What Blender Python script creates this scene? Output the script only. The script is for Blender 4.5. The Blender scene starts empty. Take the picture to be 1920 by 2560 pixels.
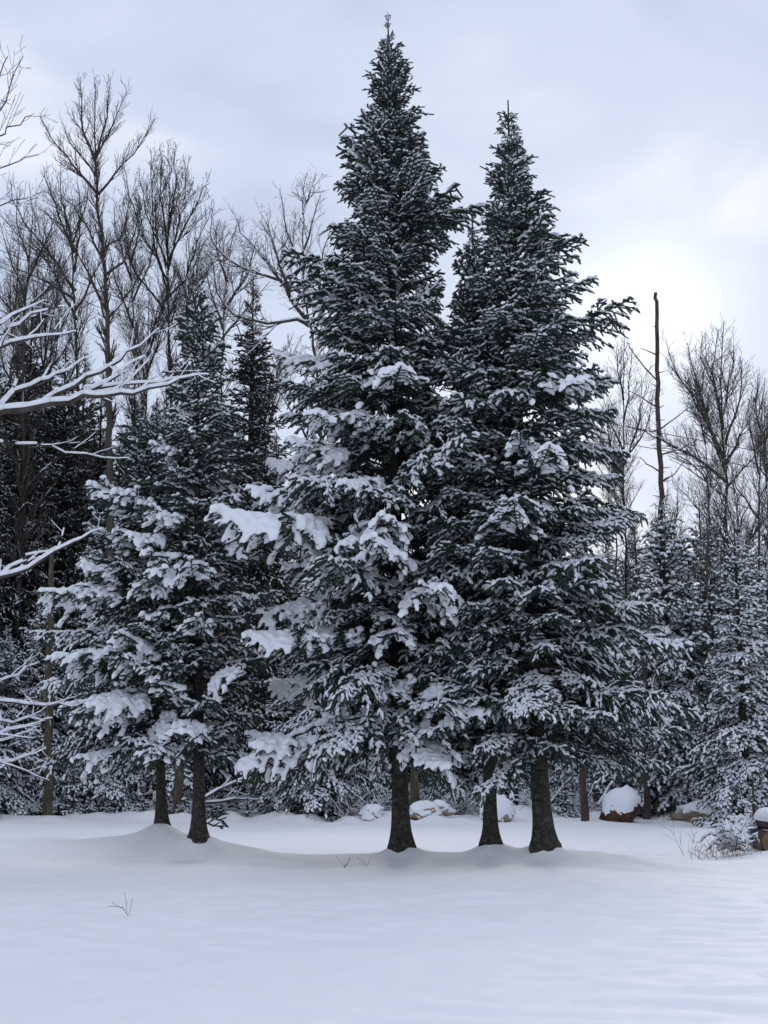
import bpy, math, random
import numpy as np
from mathutils import Vector, Matrix

R = math.radians
SC = bpy.context.scene
COL = SC.collection

# ------------------------------------------------------------------ camera
FPX, CX, CY, PITCH, EYE = 1487.0, 384.0, 512.0, R(9.58), 1.6
cam_d = bpy.data.cameras.new('camera')
cam = bpy.data.objects.new('camera', cam_d)
COL.objects.link(cam)
cam.location = (0, 0, EYE)
cam.rotation_euler = (R(90) + PITCH, 0, 0)
cam_d.sensor_fit = 'VERTICAL'
cam_d.angle = 2 * math.atan(512 / FPX)
cam_d.clip_end = 3000
SC.camera = cam

# ------------------------------------------------------------------ sky, sun, exposure
SUN_EL, SUN_AZ = R(17), R(10.5)          # behind the cloud, ahead and to the right
W = bpy.data.worlds.new('World')
SC.world = W
W.use_nodes = True
nt = W.node_tree
nt.nodes.clear()
def wn(t, **k):
    n = nt.nodes.new(t)
    for a, v in k.items():
        setattr(n, a, v)
    return n
out = wn('ShaderNodeOutputWorld')
bg = wn('ShaderNodeBackground')
sky = wn('ShaderNodeTexSky', sky_type='NISHITA', sun_disc=False, sun_elevation=SUN_EL, sun_rotation=SUN_AZ)
sky.air_density, sky.dust_density = 1.0, 0.6
tc = wn('ShaderNodeTexCoord')
mp = wn('ShaderNodeMapping')
mp.inputs['Scale'].default_value = (1.0, 1.0, 1.9)
mp.inputs['Location'].default_value = (0.32, 0.1, 0.55)
no = wn('ShaderNodeTexNoise')
no.inputs['Scale'].default_value = 5.2
no.inputs['Detail'].default_value = 4.0
no.inputs['Roughness'].default_value = 0.42
no.inputs['Distortion'].default_value = 0.35
ramp = wn('ShaderNodeValToRGB')
cr = ramp.color_ramp
cr.interpolation = 'EASE'
cr.elements[0].position, cr.elements[0].color = 0.33, (0.43, 0.50, 0.63, 1)
cr.elements[1].position, cr.elements[1].color = 0.70, (0.68, 0.715, 0.80, 1)
e = cr.elements.new(0.50); e.color = (0.495, 0.565, 0.705, 1)
mixs = wn('ShaderNodeMixRGB', blend_type='MIX')
mixs.inputs['Fac'].default_value = 0.94
skys = wn('ShaderNodeMixRGB', blend_type='MULTIPLY')
skys.inputs['Fac'].default_value = 1.0
skys.inputs['Color2'].default_value = (0.10, 0.10, 0.10, 1)
# the sun's glow through thin cloud
dotn = wn('ShaderNodeVectorMath', operation='DOT_PRODUCT')
dotn.inputs[1].default_value = (math.sin(SUN_AZ) * math.cos(SUN_EL), math.cos(SUN_AZ) * math.cos(SUN_EL), math.sin(SUN_EL))
mx = wn('ShaderNodeMath', operation='MAXIMUM'); mx.inputs[1].default_value = 0
pw = wn('ShaderNodeMath', operation='POWER'); pw.inputs[1].default_value = 700
ml = wn('ShaderNodeMath', operation='MULTIPLY'); ml.inputs[1].default_value = 0.30
glow = wn('ShaderNodeMixRGB', blend_type='ADD'); glow.inputs['Fac'].default_value = 1
gcol = wn('ShaderNodeMixRGB', blend_type='MULTIPLY'); gcol.inputs['Fac'].default_value = 1
gcol.inputs['Color2'].default_value = (1.0, 0.96, 0.90, 1)
L = nt.links.new
nrm = wn('ShaderNodeVectorMath', operation='NORMALIZE')
L(tc.outputs['Generated'], nrm.inputs[0])
L(nrm.outputs[0], mp.inputs['Vector']); L(mp.outputs[0], no.inputs['Vector']); L(no.outputs['Fac'], ramp.inputs['Fac'])
L(sky.outputs[0], skys.inputs['Color1']); L(skys.outputs[0], mixs.inputs['Color1']); L(ramp.outputs[0], mixs.inputs['Color2'])
L(nrm.outputs[0], dotn.inputs[0]); L(dotn.outputs['Value'], mx.inputs[0]); L(mx.outputs[0], pw.inputs[0]); L(pw.outputs[0], ml.inputs[0])
L(ml.outputs[0], gcol.inputs['Color1']); L(mixs.outputs[0], glow.inputs['Color1']); L(gcol.outputs[0], glow.inputs['Color2'])
L(glow.outputs[0], bg.inputs['Color']); L(bg.outputs[0], out.inputs['Surface'])
bg.inputs['Strength'].default_value = 1.0

sun_d = bpy.data.lights.new('sun', 'SUN')
sun_d.energy, sun_d.angle, sun_d.color = 1.5, R(34), (1.0, 0.96, 0.9)
sun = bpy.data.objects.new('sun', sun_d)
COL.objects.link(sun)
sd = Vector((math.sin(SUN_AZ) * math.cos(SUN_EL), math.cos(SUN_AZ) * math.cos(SUN_EL), math.sin(SUN_EL)))
sun.rotation_euler = sd.to_track_quat('Z', 'Y').to_euler()
SC.view_settings.view_transform = 'Standard'
SC.view_settings.look = 'None'
SC.view_settings.exposure = 0.35
SC.view_settings.gamma = 1.0
SC.cycles.max_bounces = 4
SC.cycles.diffuse_bounces = 3
SC.cycles.glossy_bounces = 2

# ------------------------------------------------------------------ helpers
def P(px, py, Y):
    """world point at distance Y that shows at pixel px, py of the 768x1024 picture"""
    x, y = (px - CX) / FPX, (CY - py) / FPX
    d = Vector((x, math.cos(PITCH) - y * math.sin(PITCH), math.sin(PITCH) + y * math.cos(PITCH)))
    t = Y / d.y
    return Vector((d.x * t, Y, EYE + d.z * t))

def smooth(a, b, v):
    t = np.clip((v - a) / (b - a), 0, 1)
    return t * t * (3 - 2 * t)

class Waves:
    """smooth random field: a sum of sines"""
    def __init__(self, seed, n, lo, hi, stretch=1.0):
        r = np.random.default_rng(seed)
        lam = np.exp(r.uniform(math.log(lo), math.log(hi), n))
        a = r.uniform(0, 2 * math.pi, n)
        self.kx = 2 * math.pi / lam * np.cos(a) / stretch
        self.ky = 2 * math.pi / lam * np.sin(a)
        self.ph = r.uniform(0, 2 * math.pi, n)
        self.am = (lam / hi) ** 0.8
        self.am /= math.sqrt((self.am ** 2).sum() / 2)
    def __call__(self, x, y):
        s = np.zeros(np.broadcast(x, y).shape)
        for kx, ky, ph, am in zip(self.kx, self.ky, self.ph, self.am):
            s = s + am * np.sin(kx * x + ky * y + ph)
        return s

def material(name, base, rough=0.8, spec=0.2):
    m = bpy.data.materials.new(name)
    m.use_nodes = True
    b = m.node_tree.nodes['Principled BSDF']
    b.inputs['Base Color'].default_value = (*base, 1)
    b.inputs['Roughness'].default_value = rough
    b.inputs['Specular IOR Level'].default_value = spec
    return m, m.node_tree, b

def noise_colour(t, b, stops, scale, detail=4.0, coords='Object', mapping=(1, 1, 1), bump=0.0, bdist=0.02, rand=False):
    n, l = t.nodes, t.links
    c = n.new('ShaderNodeTexCoord')
    m = n.new('ShaderNodeMapping'); m.inputs['Scale'].default_value = mapping
    l.new(c.outputs[coords], m.inputs['Vector'])
    if rand:
        oi = n.new('ShaderNodeObjectInfo')
        mu = n.new('ShaderNodeMath'); mu.operation = 'MULTIPLY'; mu.inputs[1].default_value = 37.0
        l.new(oi.outputs['Random'], mu.inputs[0]); l.new(mu.outputs[0], m.inputs['Location'])
    x = n.new('ShaderNodeTexNoise'); x.inputs['Scale'].default_value = scale; x.inputs['Detail'].default_value = detail
    x.inputs['Roughness'].default_value = 0.6
    l.new(m.outputs[0], x.inputs['Vector'])
    r = n.new('ShaderNodeValToRGB')
    while len(r.color_ramp.elements) < len(stops):
        r.color_ramp.elements.new(0.5)
    for el, (p, col) in zip(r.color_ramp.elements, stops):
        el.position = p; el.color = (*col, 1)
    l.new(x.outputs['Fac'], r.inputs['Fac']); l.new(r.outputs[0], b.inputs['Base Color'])
    if bump:
        bp = n.new('ShaderNodeBump'); bp.inputs['Strength'].default_value = bump; bp.inputs['Distance'].default_value = bdist
        l.new(x.outputs['Fac'], bp.inputs['Height']); l.new(bp.outputs[0], b.inputs['Normal'])

M = {}
m, t, b = material('snow_ground', (0.86, 0.87, 0.90), 0.75, 0.15)
noise_colour(t, b, [(0.3, (0.91, 0.895, 0.905)), (0.7, (0.94, 0.925, 0.93))], 2.6, 7.0, mapping=(0.8, 1.3, 1), bump=0.5, bdist=0.05)
M['snow_ground'] = m
m, t, b = material('snow', (0.87, 0.885, 0.92), 0.8, 0.1)
noise_colour(t, b, [(0.3, (0.83, 0.85, 0.885)), (0.7, (0.89, 0.90, 0.93))], 30, 4.0, bump=0.25, bdist=0.01)
M['snow'] = m
m, t, b = material('needles', (0.03, 0.05, 0.04), 0.55, 0.3)
noise_colour(t, b, [(0.25, (0.020, 0.034, 0.029)), (0.55, (0.034, 0.053, 0.043)), (0.85, (0.054, 0.070, 0.052))], 2.2, 3.0, rand=True)
M['needles'] = m
m, t, b = material('needles_dark', (0.02, 0.03, 0.022), 0.6, 0.2)
noise_colour(t, b, [(0.25, (0.022, 0.026, 0.020)), (0.75, (0.042, 0.044, 0.032))], 1.2, 3.0, rand=True)
M['needles_dark'] = m
def bark(name, stops, scale=9, mapping=(1, 1, 0.35), bump=0.9, bd=0.05):
    m, t, b = material(name, stops[0][1], 0.9, 0.1)
    noise_colour(t, b, stops, scale, 7.0, mapping=mapping, bump=bump, bdist=bd)
    M[name] = m
bark('bark_fir', [(0.30, (0.020, 0.017, 0.014)), (0.52, (0.055, 0.048, 0.042)), (0.66, (0.085, 0.078, 0.068)), (0.73, (0.30, 0.30, 0.29))], 11, (1, 1, 1.6))
bark('bark_twig', [(0.3, (0.030, 0.024, 0.019)), (0.7, (0.06, 0.05, 0.042))], 8)
bark('bark_grey', [(0.3, (0.040, 0.034, 0.030)), (0.6, (0.085, 0.072, 0.062)), (0.75, (0.14, 0.125, 0.11))], 6)
bark('bark_tan', [(0.3, (0.040, 0.032, 0.022)), (0.55, (0.085, 0.070, 0.050)), (0.68, (0.13, 0.115, 0.09)), (0.74, (0.5, 0.5, 0.5))], 7)
bark('bark_dead', [(0.3, (0.045, 0.032, 0.028)), (0.7, (0.10, 0.075, 0.066))], 6)
bark('stone_brown', [(0.3, (0.040, 0.022, 0.015)), (0.6, (0.10, 0.055, 0.036)), (0.8, (0.16, 0.10, 0.07))], 5, (1, 1, 1), 0.8, 0.05)
bark('stone_tan', [(0.3, (0.22, 0.17, 0.12)), (0.7, (0.38, 0.31, 0.23))], 4, (1, 1, 1), 0.6, 0.05)
bark('log_end', [(0.3, (0.16, 0.10, 0.055)), (0.7, (0.30, 0.20, 0.12))], 14, (1, 1, 1), 0.5, 0.02)
bark('dry_stalk', [(0.3, (0.16, 0.11, 0.085)), (0.7, (0.27, 0.20, 0.16))], 20, (1, 1, 1), 0.0)
bark('dry_leaf', [(0.3, (0.13, 0.085, 0.05)), (0.7, (0.24, 0.17, 0.11))], 3, (1, 1, 1), 0.0)
m, t, b = material('cable', (0.02, 0.02, 0.022), 0.5, 0.3); M['cable'] = m

def mesh(name, V, T, mats, idx=None, smoothed=True):
    V = np.asarray(V, dtype=np.float32); T = np.asarray(T, dtype=np.int32)
    me = bpy.data.meshes.new(name)
    n = len(T); k = T.shape[1]
    me.vertices.add(len(V)); me.vertices.foreach_set('co', V.ravel())
    me.loops.add(n * k); me.loops.foreach_set('vertex_index', T.ravel())
    me.polygons.add(n)
    me.polygons.foreach_set('loop_start', np.arange(0, n * k, k, dtype=np.int32))
    for mt in mats:
        me.materials.append(M[mt])
    if idx is not None:
        me.polygons.foreach_set('material_index', np.asarray(idx, dtype=np.int32))
    me.polygons.foreach_set('use_smooth', np.full(n, smoothed, dtype=bool))
    me.update(calc_edges=True)
    return me

def link(name, data, parent=None, loc=None):
    o = bpy.data.objects.new(name, data)
    COL.objects.link(o)
    if parent is not None:
        o.parent = parent
    if loc is not None:
        o.location = loc
    return o

def tag(o, label, cat, group=None):
    o['label'] = label; o['category'] = cat
    if group:
        o['group'] = group
    return o

class Soup:
    """triangles collected from arrays"""
    def __init__(self):
        self.v, self.t, self.m, self.n = [], [], [], 0
    def add(self, V, T, mi=0):
        if len(V) == 0:
            return
        self.v.append(V); self.t.append(T + self.n)
        self.m.append(np.full(len(T), mi, dtype=np.int32) if np.isscalar(mi) else mi)
        self.n += len(V)
    def arrays(self):
        if not self.v:
            return np.zeros((0, 3)), np.zeros((0, 3), dtype=int), np.zeros(0, dtype=int)
        return np.concatenate(self.v), np.concatenate(self.t), np.concatenate(self.m)

def unit(a):
    return a / np.maximum(np.linalg.norm(a, axis=-1, keepdims=True), 1e-9)

UP = np.array((0.0, 0.0, 1.0))
def frames(d):
    s = np.cross(d, UP)
    bad = np.linalg.norm(s, axis=-1) < 1e-3
    s[bad] = (1, 0, 0)
    s = unit(s)
    return s, np.cross(s, d)

def tubes(PP, RR, k, close=True):
    """PP (n,m,3) polylines, RR (n,m) radii -> V, T"""
    PP = np.asarray(PP, float); RR = np.asarray(RR, float)
    n, m = RR.shape
    d = np.empty_like(PP)
    d[:, 1:-1] = PP[:, 2:] - PP[:, :-2]; d[:, 0] = PP[:, 1] - PP[:, 0]; d[:, -1] = PP[:, -1] - PP[:, -2]
    d = unit(d)
    ref = unit(PP[:, -1] - PP[:, 0])
    s0, u0 = frames(ref)
    s = s0[:, None, :] - d * (d * s0[:, None, :]).sum(-1, keepdims=True)
    s = unit(s); u = np.cross(s, d)
    a = np.arange(k) * 2 * math.pi / k
    V = PP[:, :, None, :] + RR[:, :, None, None] * (np.cos(a)[None, None, :, None] * s[:, :, None, :] + np.sin(a)[None, None, :, None] * u[:, :, None, :])
    V = V.reshape(-1, 3)
    i = (np.arange(n) * m * k)[:, None, None]; j = (np.arange(m - 1) * k)[None, :, None]; q = np.arange(k)[None, None, :]
    q2 = (q + 1) % k
    A, B, C, D = i + j + q, i + j + q2, i + j + k + q2, i + j + k + q
    T = np.concatenate([np.stack([A, C, B], -1).reshape(-1, 3), np.stack([A, D, C], -1).reshape(-1, 3)])
    if close:
        i = i[:, :, 0]
        caps = []
        for e0, flip in ((0, False), ((m - 1) * k, True)):
            for z in range(1, k - 1):
                tri = np.concatenate([i + e0, i + e0 + (z + 1 if flip is False else z), i + e0 + (z if flip is False else z + 1)], 1)
                caps.append(tri)
        T = np.concatenate([T] + caps)
    return V, T

def spindles(p0, p1, r, k=6, prof=((0.0, .35), (.2, .85), (.55, 1.0), (.85, .8), (1.0, .3)), flat=0.8, lift=0.5, rng=None, closed=True):
    """blobs of snow lying along p0..p1"""
    n = len(p0)
    if n == 0:
        return np.zeros((0, 3)), np.zeros((0, 3), dtype=int)
    d = unit(p1 - p0); s, u = frames(d)
    ts = np.array([a for a, _ in prof]); ps = np.array([q for _, q in prof])
    m = len(ts)
    c = p0[:, None, :] + (p1 - p0)[:, None, :] * ts[None, :, None]
    rr = r[:, None] * ps[None, :]
    if rng is not None:
        rr = rr * rng.uniform(0.8, 1.2, rr.shape)
    c = c + UP * (rr * lift)[:, :, None]
    a = np.arange(k) * 2 * math.pi / k + math.pi / 2
    V = c[:, :, None, :] + rr[:, :, None, None] * (np.cos(a)[None, None, :, None] * s[:, None, None, :] + flat * np.sin(a)[None, None, :, None] * u[:, None, None, :])
    V = V.reshape(-1, 3)
    i = (np.arange(n) * m * k)[:, None, None]; j = (np.arange(m - 1) * k)[None, :, None]; q = np.arange(k)[None, None, :]
    q2 = (q + 1) % k
    A, B, C, D = i + j + q, i + j + q2, i + j + k + q2, i + j + k + q
    T = [np.stack([A, C, B], -1).reshape(-1, 3), np.stack([A, D, C], -1).reshape(-1, 3)]
    if closed:
        i = i[:, :, 0]
        for z in range(1, k - 1):
            T.append(np.concatenate([i, i + z + 1, i + z], 1))
            e0 = (m - 1) * k
            T.append(np.concatenate([i + e0, i + e0 + z, i + e0 + z + 1], 1))
    return V, np.concatenate(T)

def remeshed(name, V, T, voxel, mats, it=2):
    src = mesh(name + '_source', V, T, mats)
    o = bpy.data.objects.new(name + '_source', src); COL.objects.link(o)
    r = o.modifiers.new('remesh', 'REMESH'); r.mode = 'VOXEL'; r.voxel_size = voxel; r.use_smooth_shade = True
    s = o.modifiers.new('smooth', 'SMOOTH'); s.factor = 0.5; s.iterations = it
    dg = bpy.context.evaluated_depsgraph_get()
    me = bpy.data.meshes.new_from_object(o.evaluated_get(dg))
    me.name = name
    me.materials.clear()
    for mt in mats:
        me.materials.append(M[mt])
    bpy.data.objects.remove(o); bpy.data.meshes.remove(src)
    return me

def mesh_arrays(me):
    me.calc_loop_triangles()
    V = np.empty(len(me.vertices) * 3, dtype=np.float32); me.vertices.foreach_get('co', V)
    T = np.empty(len(me.loop_triangles) * 3, dtype=np.int32); me.loop_triangles.foreach_get('vertices', T)
    return V.reshape(-1, 3).astype(float), T.reshape(-1, 3)

# ------------------------------------------------------------------ ground
FIRS = {  # axis of each main fir in the picture's pixels, distance, crown outline as (y, half width one side, half width the other side)
    'f1': dict(ax=[(401, 854), (398, 640), (393, 330), (388, 19)], Y=26.1),
    'f2': dict(ax=[(544, 858), (536, 720), (523, 509), (513, 300), (508, 100)], Y=25.1),
    'f3': dict(ax=[(491, 857), (488, 700), (482, 480), (472, 216)], Y=25.6),
    'f4': dict(ax=[(161, 833), (159, 600), (157, 398)], Y=27.2),
    'f5': dict(ax=[(199, 843), (198, 600), (197, 270)], Y=26.4),
}
ROOTS = []
for k_, f in FIRS.items():
    q = P(f['ax'][0][0], f['ax'][0][1], f['Y'])
    ROOTS.append((q.x, q.y))

w_big = Waves(1, 7, 6, 18)
w_mid = Waves(2, 14, 1.2, 4.0, 1.6)
w_small = Waves(3, 26, 0.38, 0.85, 1.15)
w_bank = Waves(4, 12, 0.5, 2.5)
def ground(x, y):
    x = np.asarray(x, float); y = np.asarray(y, float)
    crest = 0.24 * (1 - smooth(-4.6, -0.9, x)) + 0.16 * (1 - smooth(3.4, 6.5, x))
    yc = 26.55 - 0.10 * np.clip(x, -9, 0) - 0.33 * np.clip(x, 0, 4)
    near = 0.18 * smooth(yc - 7.0, yc - 1.0, y) + 0.82 * np.clip((y - yc + 1.15) / 1.05, 0, 1) ** 0.85; far = 1 - smooth(yc + 0.05, yc + 1.6, y)
    z = crest * near * far
    z = z - 0.09 * smooth(yc + 0.5, yc + 5, y)
    z = z + 0.33 * np.exp(-(((x - 9.4) / 2.9) ** 2 + ((y - 29) / 4.5) ** 2))
    z = z + 0.035 * w_big(x, y) * smooth(8, 16, y) * 0.7 + 0.020 * w_mid(x, y) + 0.022 * np.tanh(1.3 * w_small(x, y)) * (1 - 0.5 * smooth(20, 25, y))
    for rx, ry in ROOTS:
        d2 = (x - rx) ** 2 + (y - ry) ** 2
        z = z + 0.20 * np.exp(-d2 / 0.36 ** 2) + 0.07 * np.exp(-d2 / 1.1 ** 2)
    # the ploughed edge along the wood and the forest floor beyond
    e = smooth(46.5, 49.2, y) * (1 - smooth(49.2, 51.5, y))
    z = z + e * (0.13 + 0.10 * w_bank(x, y * 0.6)) + smooth(50, 75, y) * (0.5 + 0.12 * w_mid(x * 0.4, y * 0.4))
    return z - 0.13 + smooth(80, 400, y) * 6

def gz(x, y):
    return float(ground(x, y))

xs = np.concatenate([np.linspace(-400, -30, 16)[:-1], np.linspace(-30, -11, 30)[:-1], np.linspace(-11, -6, 26)[:-1], np.linspace(-6, 6, 165), np.linspace(6, 11, 26)[1:], np.linspace(11, 30, 30)[1:], np.linspace(30, 400, 16)[1:]])
ys = np.concatenate([np.linspace(-60, 5, 20)[:-1], np.linspace(5, 20, 215)[:-1], np.linspace(20, 34, 150)[:-1], np.linspace(34, 56, 90)[:-1], np.linspace(56, 110, 40)[:-1], np.linspace(110, 1200, 25)])
XX, YY = np.meshgrid(xs, ys)
V = np.stack([XX, YY, ground(XX, YY)], -1).reshape(-1, 3)
nx, ny = len(xs), len(ys)
i = (np.arange(ny - 1) * nx)[:, None] + np.arange(nx - 1)[None, :]
Q = np.stack([i, i + 1, i + nx + 1, i + nx], -1).reshape(-1, 4)
g = link('ground', mesh('ground', V, Q, ['snow_ground']))
g['kind'] = 'structure'; g['label'] = 'smooth snow covered lawn and field'

# ------------------------------------------------------------------ fir boughs
def bough(L_, seed, droop=0.25, dens=150, lat_gap=0.125, sub_gap=0.112, needle=0.033, nw=0.012, tip_up=0.08, width=0.46, inner=0.16, hang=0.5, core=0.019):
    """one flat fir bough growing along +X: needles and wood, and the list of its shoots"""
    r = np.random.default_rng(seed)
    def zmain(s):
        u = s / L_
        return L_ * (0.10 * u - droop * u * u + tip_up * u ** 4)
    wig = r.uniform(-0.05, 0.05, 3)
    def ymain(s):
        u = s / L_
        return L_ * (wig[0] * u + wig[1] * math.sin(3 * u) * 0.6 + wig[2] * u * u)
    p0s, p1s, kinds = [], [], []
    def main(s):
        return np.array((s, ymain(s), zmain(s)))
    nm = max(4, int(L_ / 0.18))
    mp_ = [main(L_ * q / nm) for q in range(nm + 1)]
    wood = [(np.array(mp_), np.linspace(0.010 + 0.009 * L_, 0.004, nm + 1))]
    for q in range(nm):
        if q / nm > inner:
            p0s.append(mp_[q]); p1s.append(mp_[q + 1]); kinds.append(0)
    s = L_ * inner
    side = 1
    while s < L_ * 0.985:
        u = s / L_
        ell = (width * L_ * (1 - u) ** 0.85 * min(1.0, 0.45 + 1.6 * (u - inner)) + 0.09) * r.uniform(0.7, 1.12)
        ang = R(r.uniform(46, 64)) * side
        base = main(s)
        h = 0.02
        tang = unit(main(min(L_, s + h)) - main(s - h))
        fwd = math.atan2(tang[1], tang[0])
        dirn = np.array((math.cos(fwd + ang), math.sin(fwd + ang), 0))
        lift = r.normal(0.02, 0.22); dr = droop * r.uniform(0.7, 1.6) + 0.16
        bend = -side * r.uniform(0.10, 0.35)
        nl = max(2, int(ell / 0.09))
        pts = []
        for q in range(nl + 1):
            v = q / nl
            a2 = bend * v * v
            ca, sa = math.cos(a2), math.sin(a2)
            dd = np.array((dirn[0] * ca - dirn[1] * sa, dirn[0] * sa + dirn[1] * ca, 0))
            pts.append(base + dd * ell * v + UP * ell * (lift * v + tang[2] * 0.5 * v - dr * v * v))
        for q in range(nl):
            p0s.append(pts[q]); p1s.append(pts[q + 1]); kinds.append(1)
        if ell > 0.2:
            wood.append((np.array(pts), np.linspace(0.006, 0.003, nl + 1)))
        w = sub_gap * r.uniform(0.5, 1.2); ss = 1
        while w < ell * 0.95:
            v = w / ell
            k0 = min(nl - 1, int(v * nl)); f = v * nl - k0
            bp = pts[k0] * (1 - f) + pts[k0 + 1] * f
            dl = unit(pts[k0 + 1] - pts[k0])
            tl = (0.085 + 0.36 * (ell - w)) * r.uniform(0.65, 1.15)
            tl = min(tl, 0.30)
            a3 = R(r.uniform(38, 56)) * ss
            ca, sa = math.cos(a3), math.sin(a3)
            dd = np.array((dl[0] * ca - dl[1] * sa, dl[0] * sa + dl[1] * ca, dl[2] * 0.7 + r.normal(-0.10, 0.28) - droop * 0.35))
            dd = unit(dd)
            e1 = bp + dd * tl
            p0s.append(bp); p1s.append(e1); kinds.append(2)
            if tl > 0.16:      # a few side buds
                for z in (-1, 1):
                    mid = bp + dd * tl * r.uniform(0.35, 0.6)
                    a4 = R(42) * z; ca, sa = math.cos(a4), math.sin(a4)
                    d4 = unit(np.array((dd[0] * ca - dd[1] * sa, dd[0] * sa + dd[1] * ca, dd[2] - 0.05)))
                    p0s.append(mid); p1s.append(mid + d4 * tl * r.uniform(0.28, 0.45)); kinds.append(2)
            if r.random() < hang:      # shoots that hang below the spray
                dh = unit(np.array((dl[0] + r.normal(0, .35), dl[1] + r.normal(0, .35), -r.uniform(0.5, 1.6))))
                p0s.append(bp); p1s.append(bp + dh * r.uniform(0.08, 0.20)); kinds.append(3)
            w += sub_gap * r.uniform(0.5, 0.95); ss = -ss
        s += lat_gap * r.uniform(0.38, 0.62); side = -side
    p0, p1, kinds = np.array(p0s), np.array(p1s), np.array(kinds)
    ln = np.linalg.norm(p1 - p0, axis=1)
    cnt = np.maximum(3, (ln * dens).astype(int))
    idx = np.repeat(np.arange(len(ln)), cnt)
    d = unit(p1 - p0)[idx]; sd_, ud = frames(d)
    tt = r.uniform(0, 1.05, len(idx))
    bp = p0[idx] + (p1 - p0)[idx] * tt[:, None]
    az = r.choice([0.0, math.pi], len(idx)) + r.normal(0.25, 0.55, len(idx)) * r.choice([1, 1, 1, -1], len(idx))
    outd = np.cos(az)[:, None] * sd_ + np.abs(np.sin(az))[:, None] * ud * r.choice([1, 1, -0.6], len(idx))[:, None]
    nl_ = needle * r.uniform(0.7, 1.2, len(idx))
    tip = bp + unit(outd + d * 0.75) * nl_[:, None]
    wv = d * (nw * 0.5)
    V = np.stack([bp - wv, bp + wv, tip], 1).reshape(-1, 3)
    T = np.arange(len(V)).reshape(-1, 3)
    S = Soup()
    S.add(V, T, 0)
    cr_ = np.where(kinds >= 2, core, core * 0.9)
    V, T = tubes(np.stack([p0, p1], 1), np.stack([cr_ * .8, cr_ * 0.7], 1), 4, close=False)
    S.add(V, T, 0)
    for pts, rad in wood:
        V, T = tubes(pts[None], rad[None], 5, close=False)
        S.add(V, T, 1)
    return dict(L=L_, soup=S.arrays(), p0=p0, p1=p1, kinds=kinds, ln=ln)

def patchy(p, seed, lam):
    w = Waves(seed, 6, lam * 0.6, lam * 1.6)
    return w(p[:, 0], p[:, 1])

def snow_heavy(B, seed, voxel, rad=(0.030, 0.046), keep=-0.9):
    r = np.random.default_rng(seed)
    mid = (B['p0'] + B['p1']) / 2
    sel = patchy(mid, seed, 0.45) > keep
    u = mid[:, 0] / B['L']
    sel &= (u > 0.40 + 0.12 * patchy(mid, seed + 2, 0.8)) & (B['kinds'] < 3)
    p0, p1 = B['p0'][sel], B['p1'][sel]
    ext = p0 + (p1 - p0) * 1.08
    rr = r.uniform(*rad, len(p0)) * (0.78 + 0.5 * np.clip(np.sin(np.clip(u[sel], 0, 1) * 3.0), 0, 1))
    V, T = spindles(p0, ext, rr, 7, flat=0.85, lift=0.75, rng=r)
    S = Soup(); S.add(V, T)
    k = sel & (B['kinds'] < 2)
    q0, q1 = B['p0'][k], B['p1'][k]
    V, T = spindles(q0 + UP * 0.02, q1 + UP * 0.02, r.uniform(0.045, 0.075, len(q0)), 7, flat=0.7, lift=0.6, rng=r)
    S.add(V, T)
    V, T, _ = S.arrays()
    return remeshed('snow', V, T, voxel, ['snow'], 2)

def snow_light(B, seed, rad=(0.011, 0.020), share=0.8, k=5, thin=1.0):
    r = np.random.default_rng(seed)
    mid = (B['p0'] + B['p1']) / 2
    sel = (patchy(mid, seed + 5, 0.6) + r.normal(0, 0.7, len(mid))) > (1 - 2 * share) * 1.2
    sel &= (r.uniform(0, 1, len(mid)) < thin) & (B['kinds'] < 3)
    p0, p1 = B['p0'][sel], B['p1'][sel]
    a = r.uniform(0.0, 0.25, len(p0))[:, None]; b_ = r.uniform(0.85, 1.06, len(p0))[:, None]
    q0 = p0 + (p1 - p0) * a + UP * 0.014; q1 = p0 + (p1 - p0) * b_ + UP * 0.012
    rr = r.uniform(*rad, len(p0))
    return spindles(q0, q1, rr, k, prof=((0.0, .4), (.5, 1.0), (1.0, .45)), flat=0.75, lift=0.75, rng=r, closed=k > 4)

CLASSES = [0.40, 0.75, 1.2, 1.8, 2.5]
LIB = []
for ci, L_ in enumerate(CLASSES):
    for vi in range(4):
        seed = 100 + ci * 10 + vi
        dr = [-0.05, 0.04, 0.13, 0.22, 0.30][ci] + (vi - 1.5) * 0.04
        B = bough(L_, seed, droop=dr, dens=[230, 210, 180, 150, 130][ci], tip_up=[0.10, 0.08, 0.06, 0.08, 0.12][ci], width=[0.55, 0.58, 0.56, 0.50, 0.44][ci], inner=[0.05, 0.08, 0.12, 0.16, 0.2][ci])
        V, T, mi = B['soup']
        B['mesh'] = mesh('branch', V, T, ['needles', 'bark_twig'], mi, False)
        V, T = snow_light(B, seed, (0.017, 0.026), 0.70)
        B['light'] = mesh('snow_dusting', V, T, ['snow'])
        V, T = snow_light(B, seed + 3, (0.022, 0.037), 0.86)
        B['medium'] = mesh('snow_coat', V, T, ['snow'])
        if ci >= 2:
            B['heavy'] = snow_heavy(B, seed + 7, [0, 0, 0.016, 0.019, 0.022][ci])
        LIB.append((ci, B))

def interp_axis(pts, z):
    """pts: list of Vectors from the base up; position of the axis at height z"""
    for a, b_ in zip(pts, pts[1:]):
        if z <= b_.z:
            f = (z - a.z) / (b_.z - a.z)
            return a + (b_ - a) * f
    return pts[-1].copy()

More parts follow.
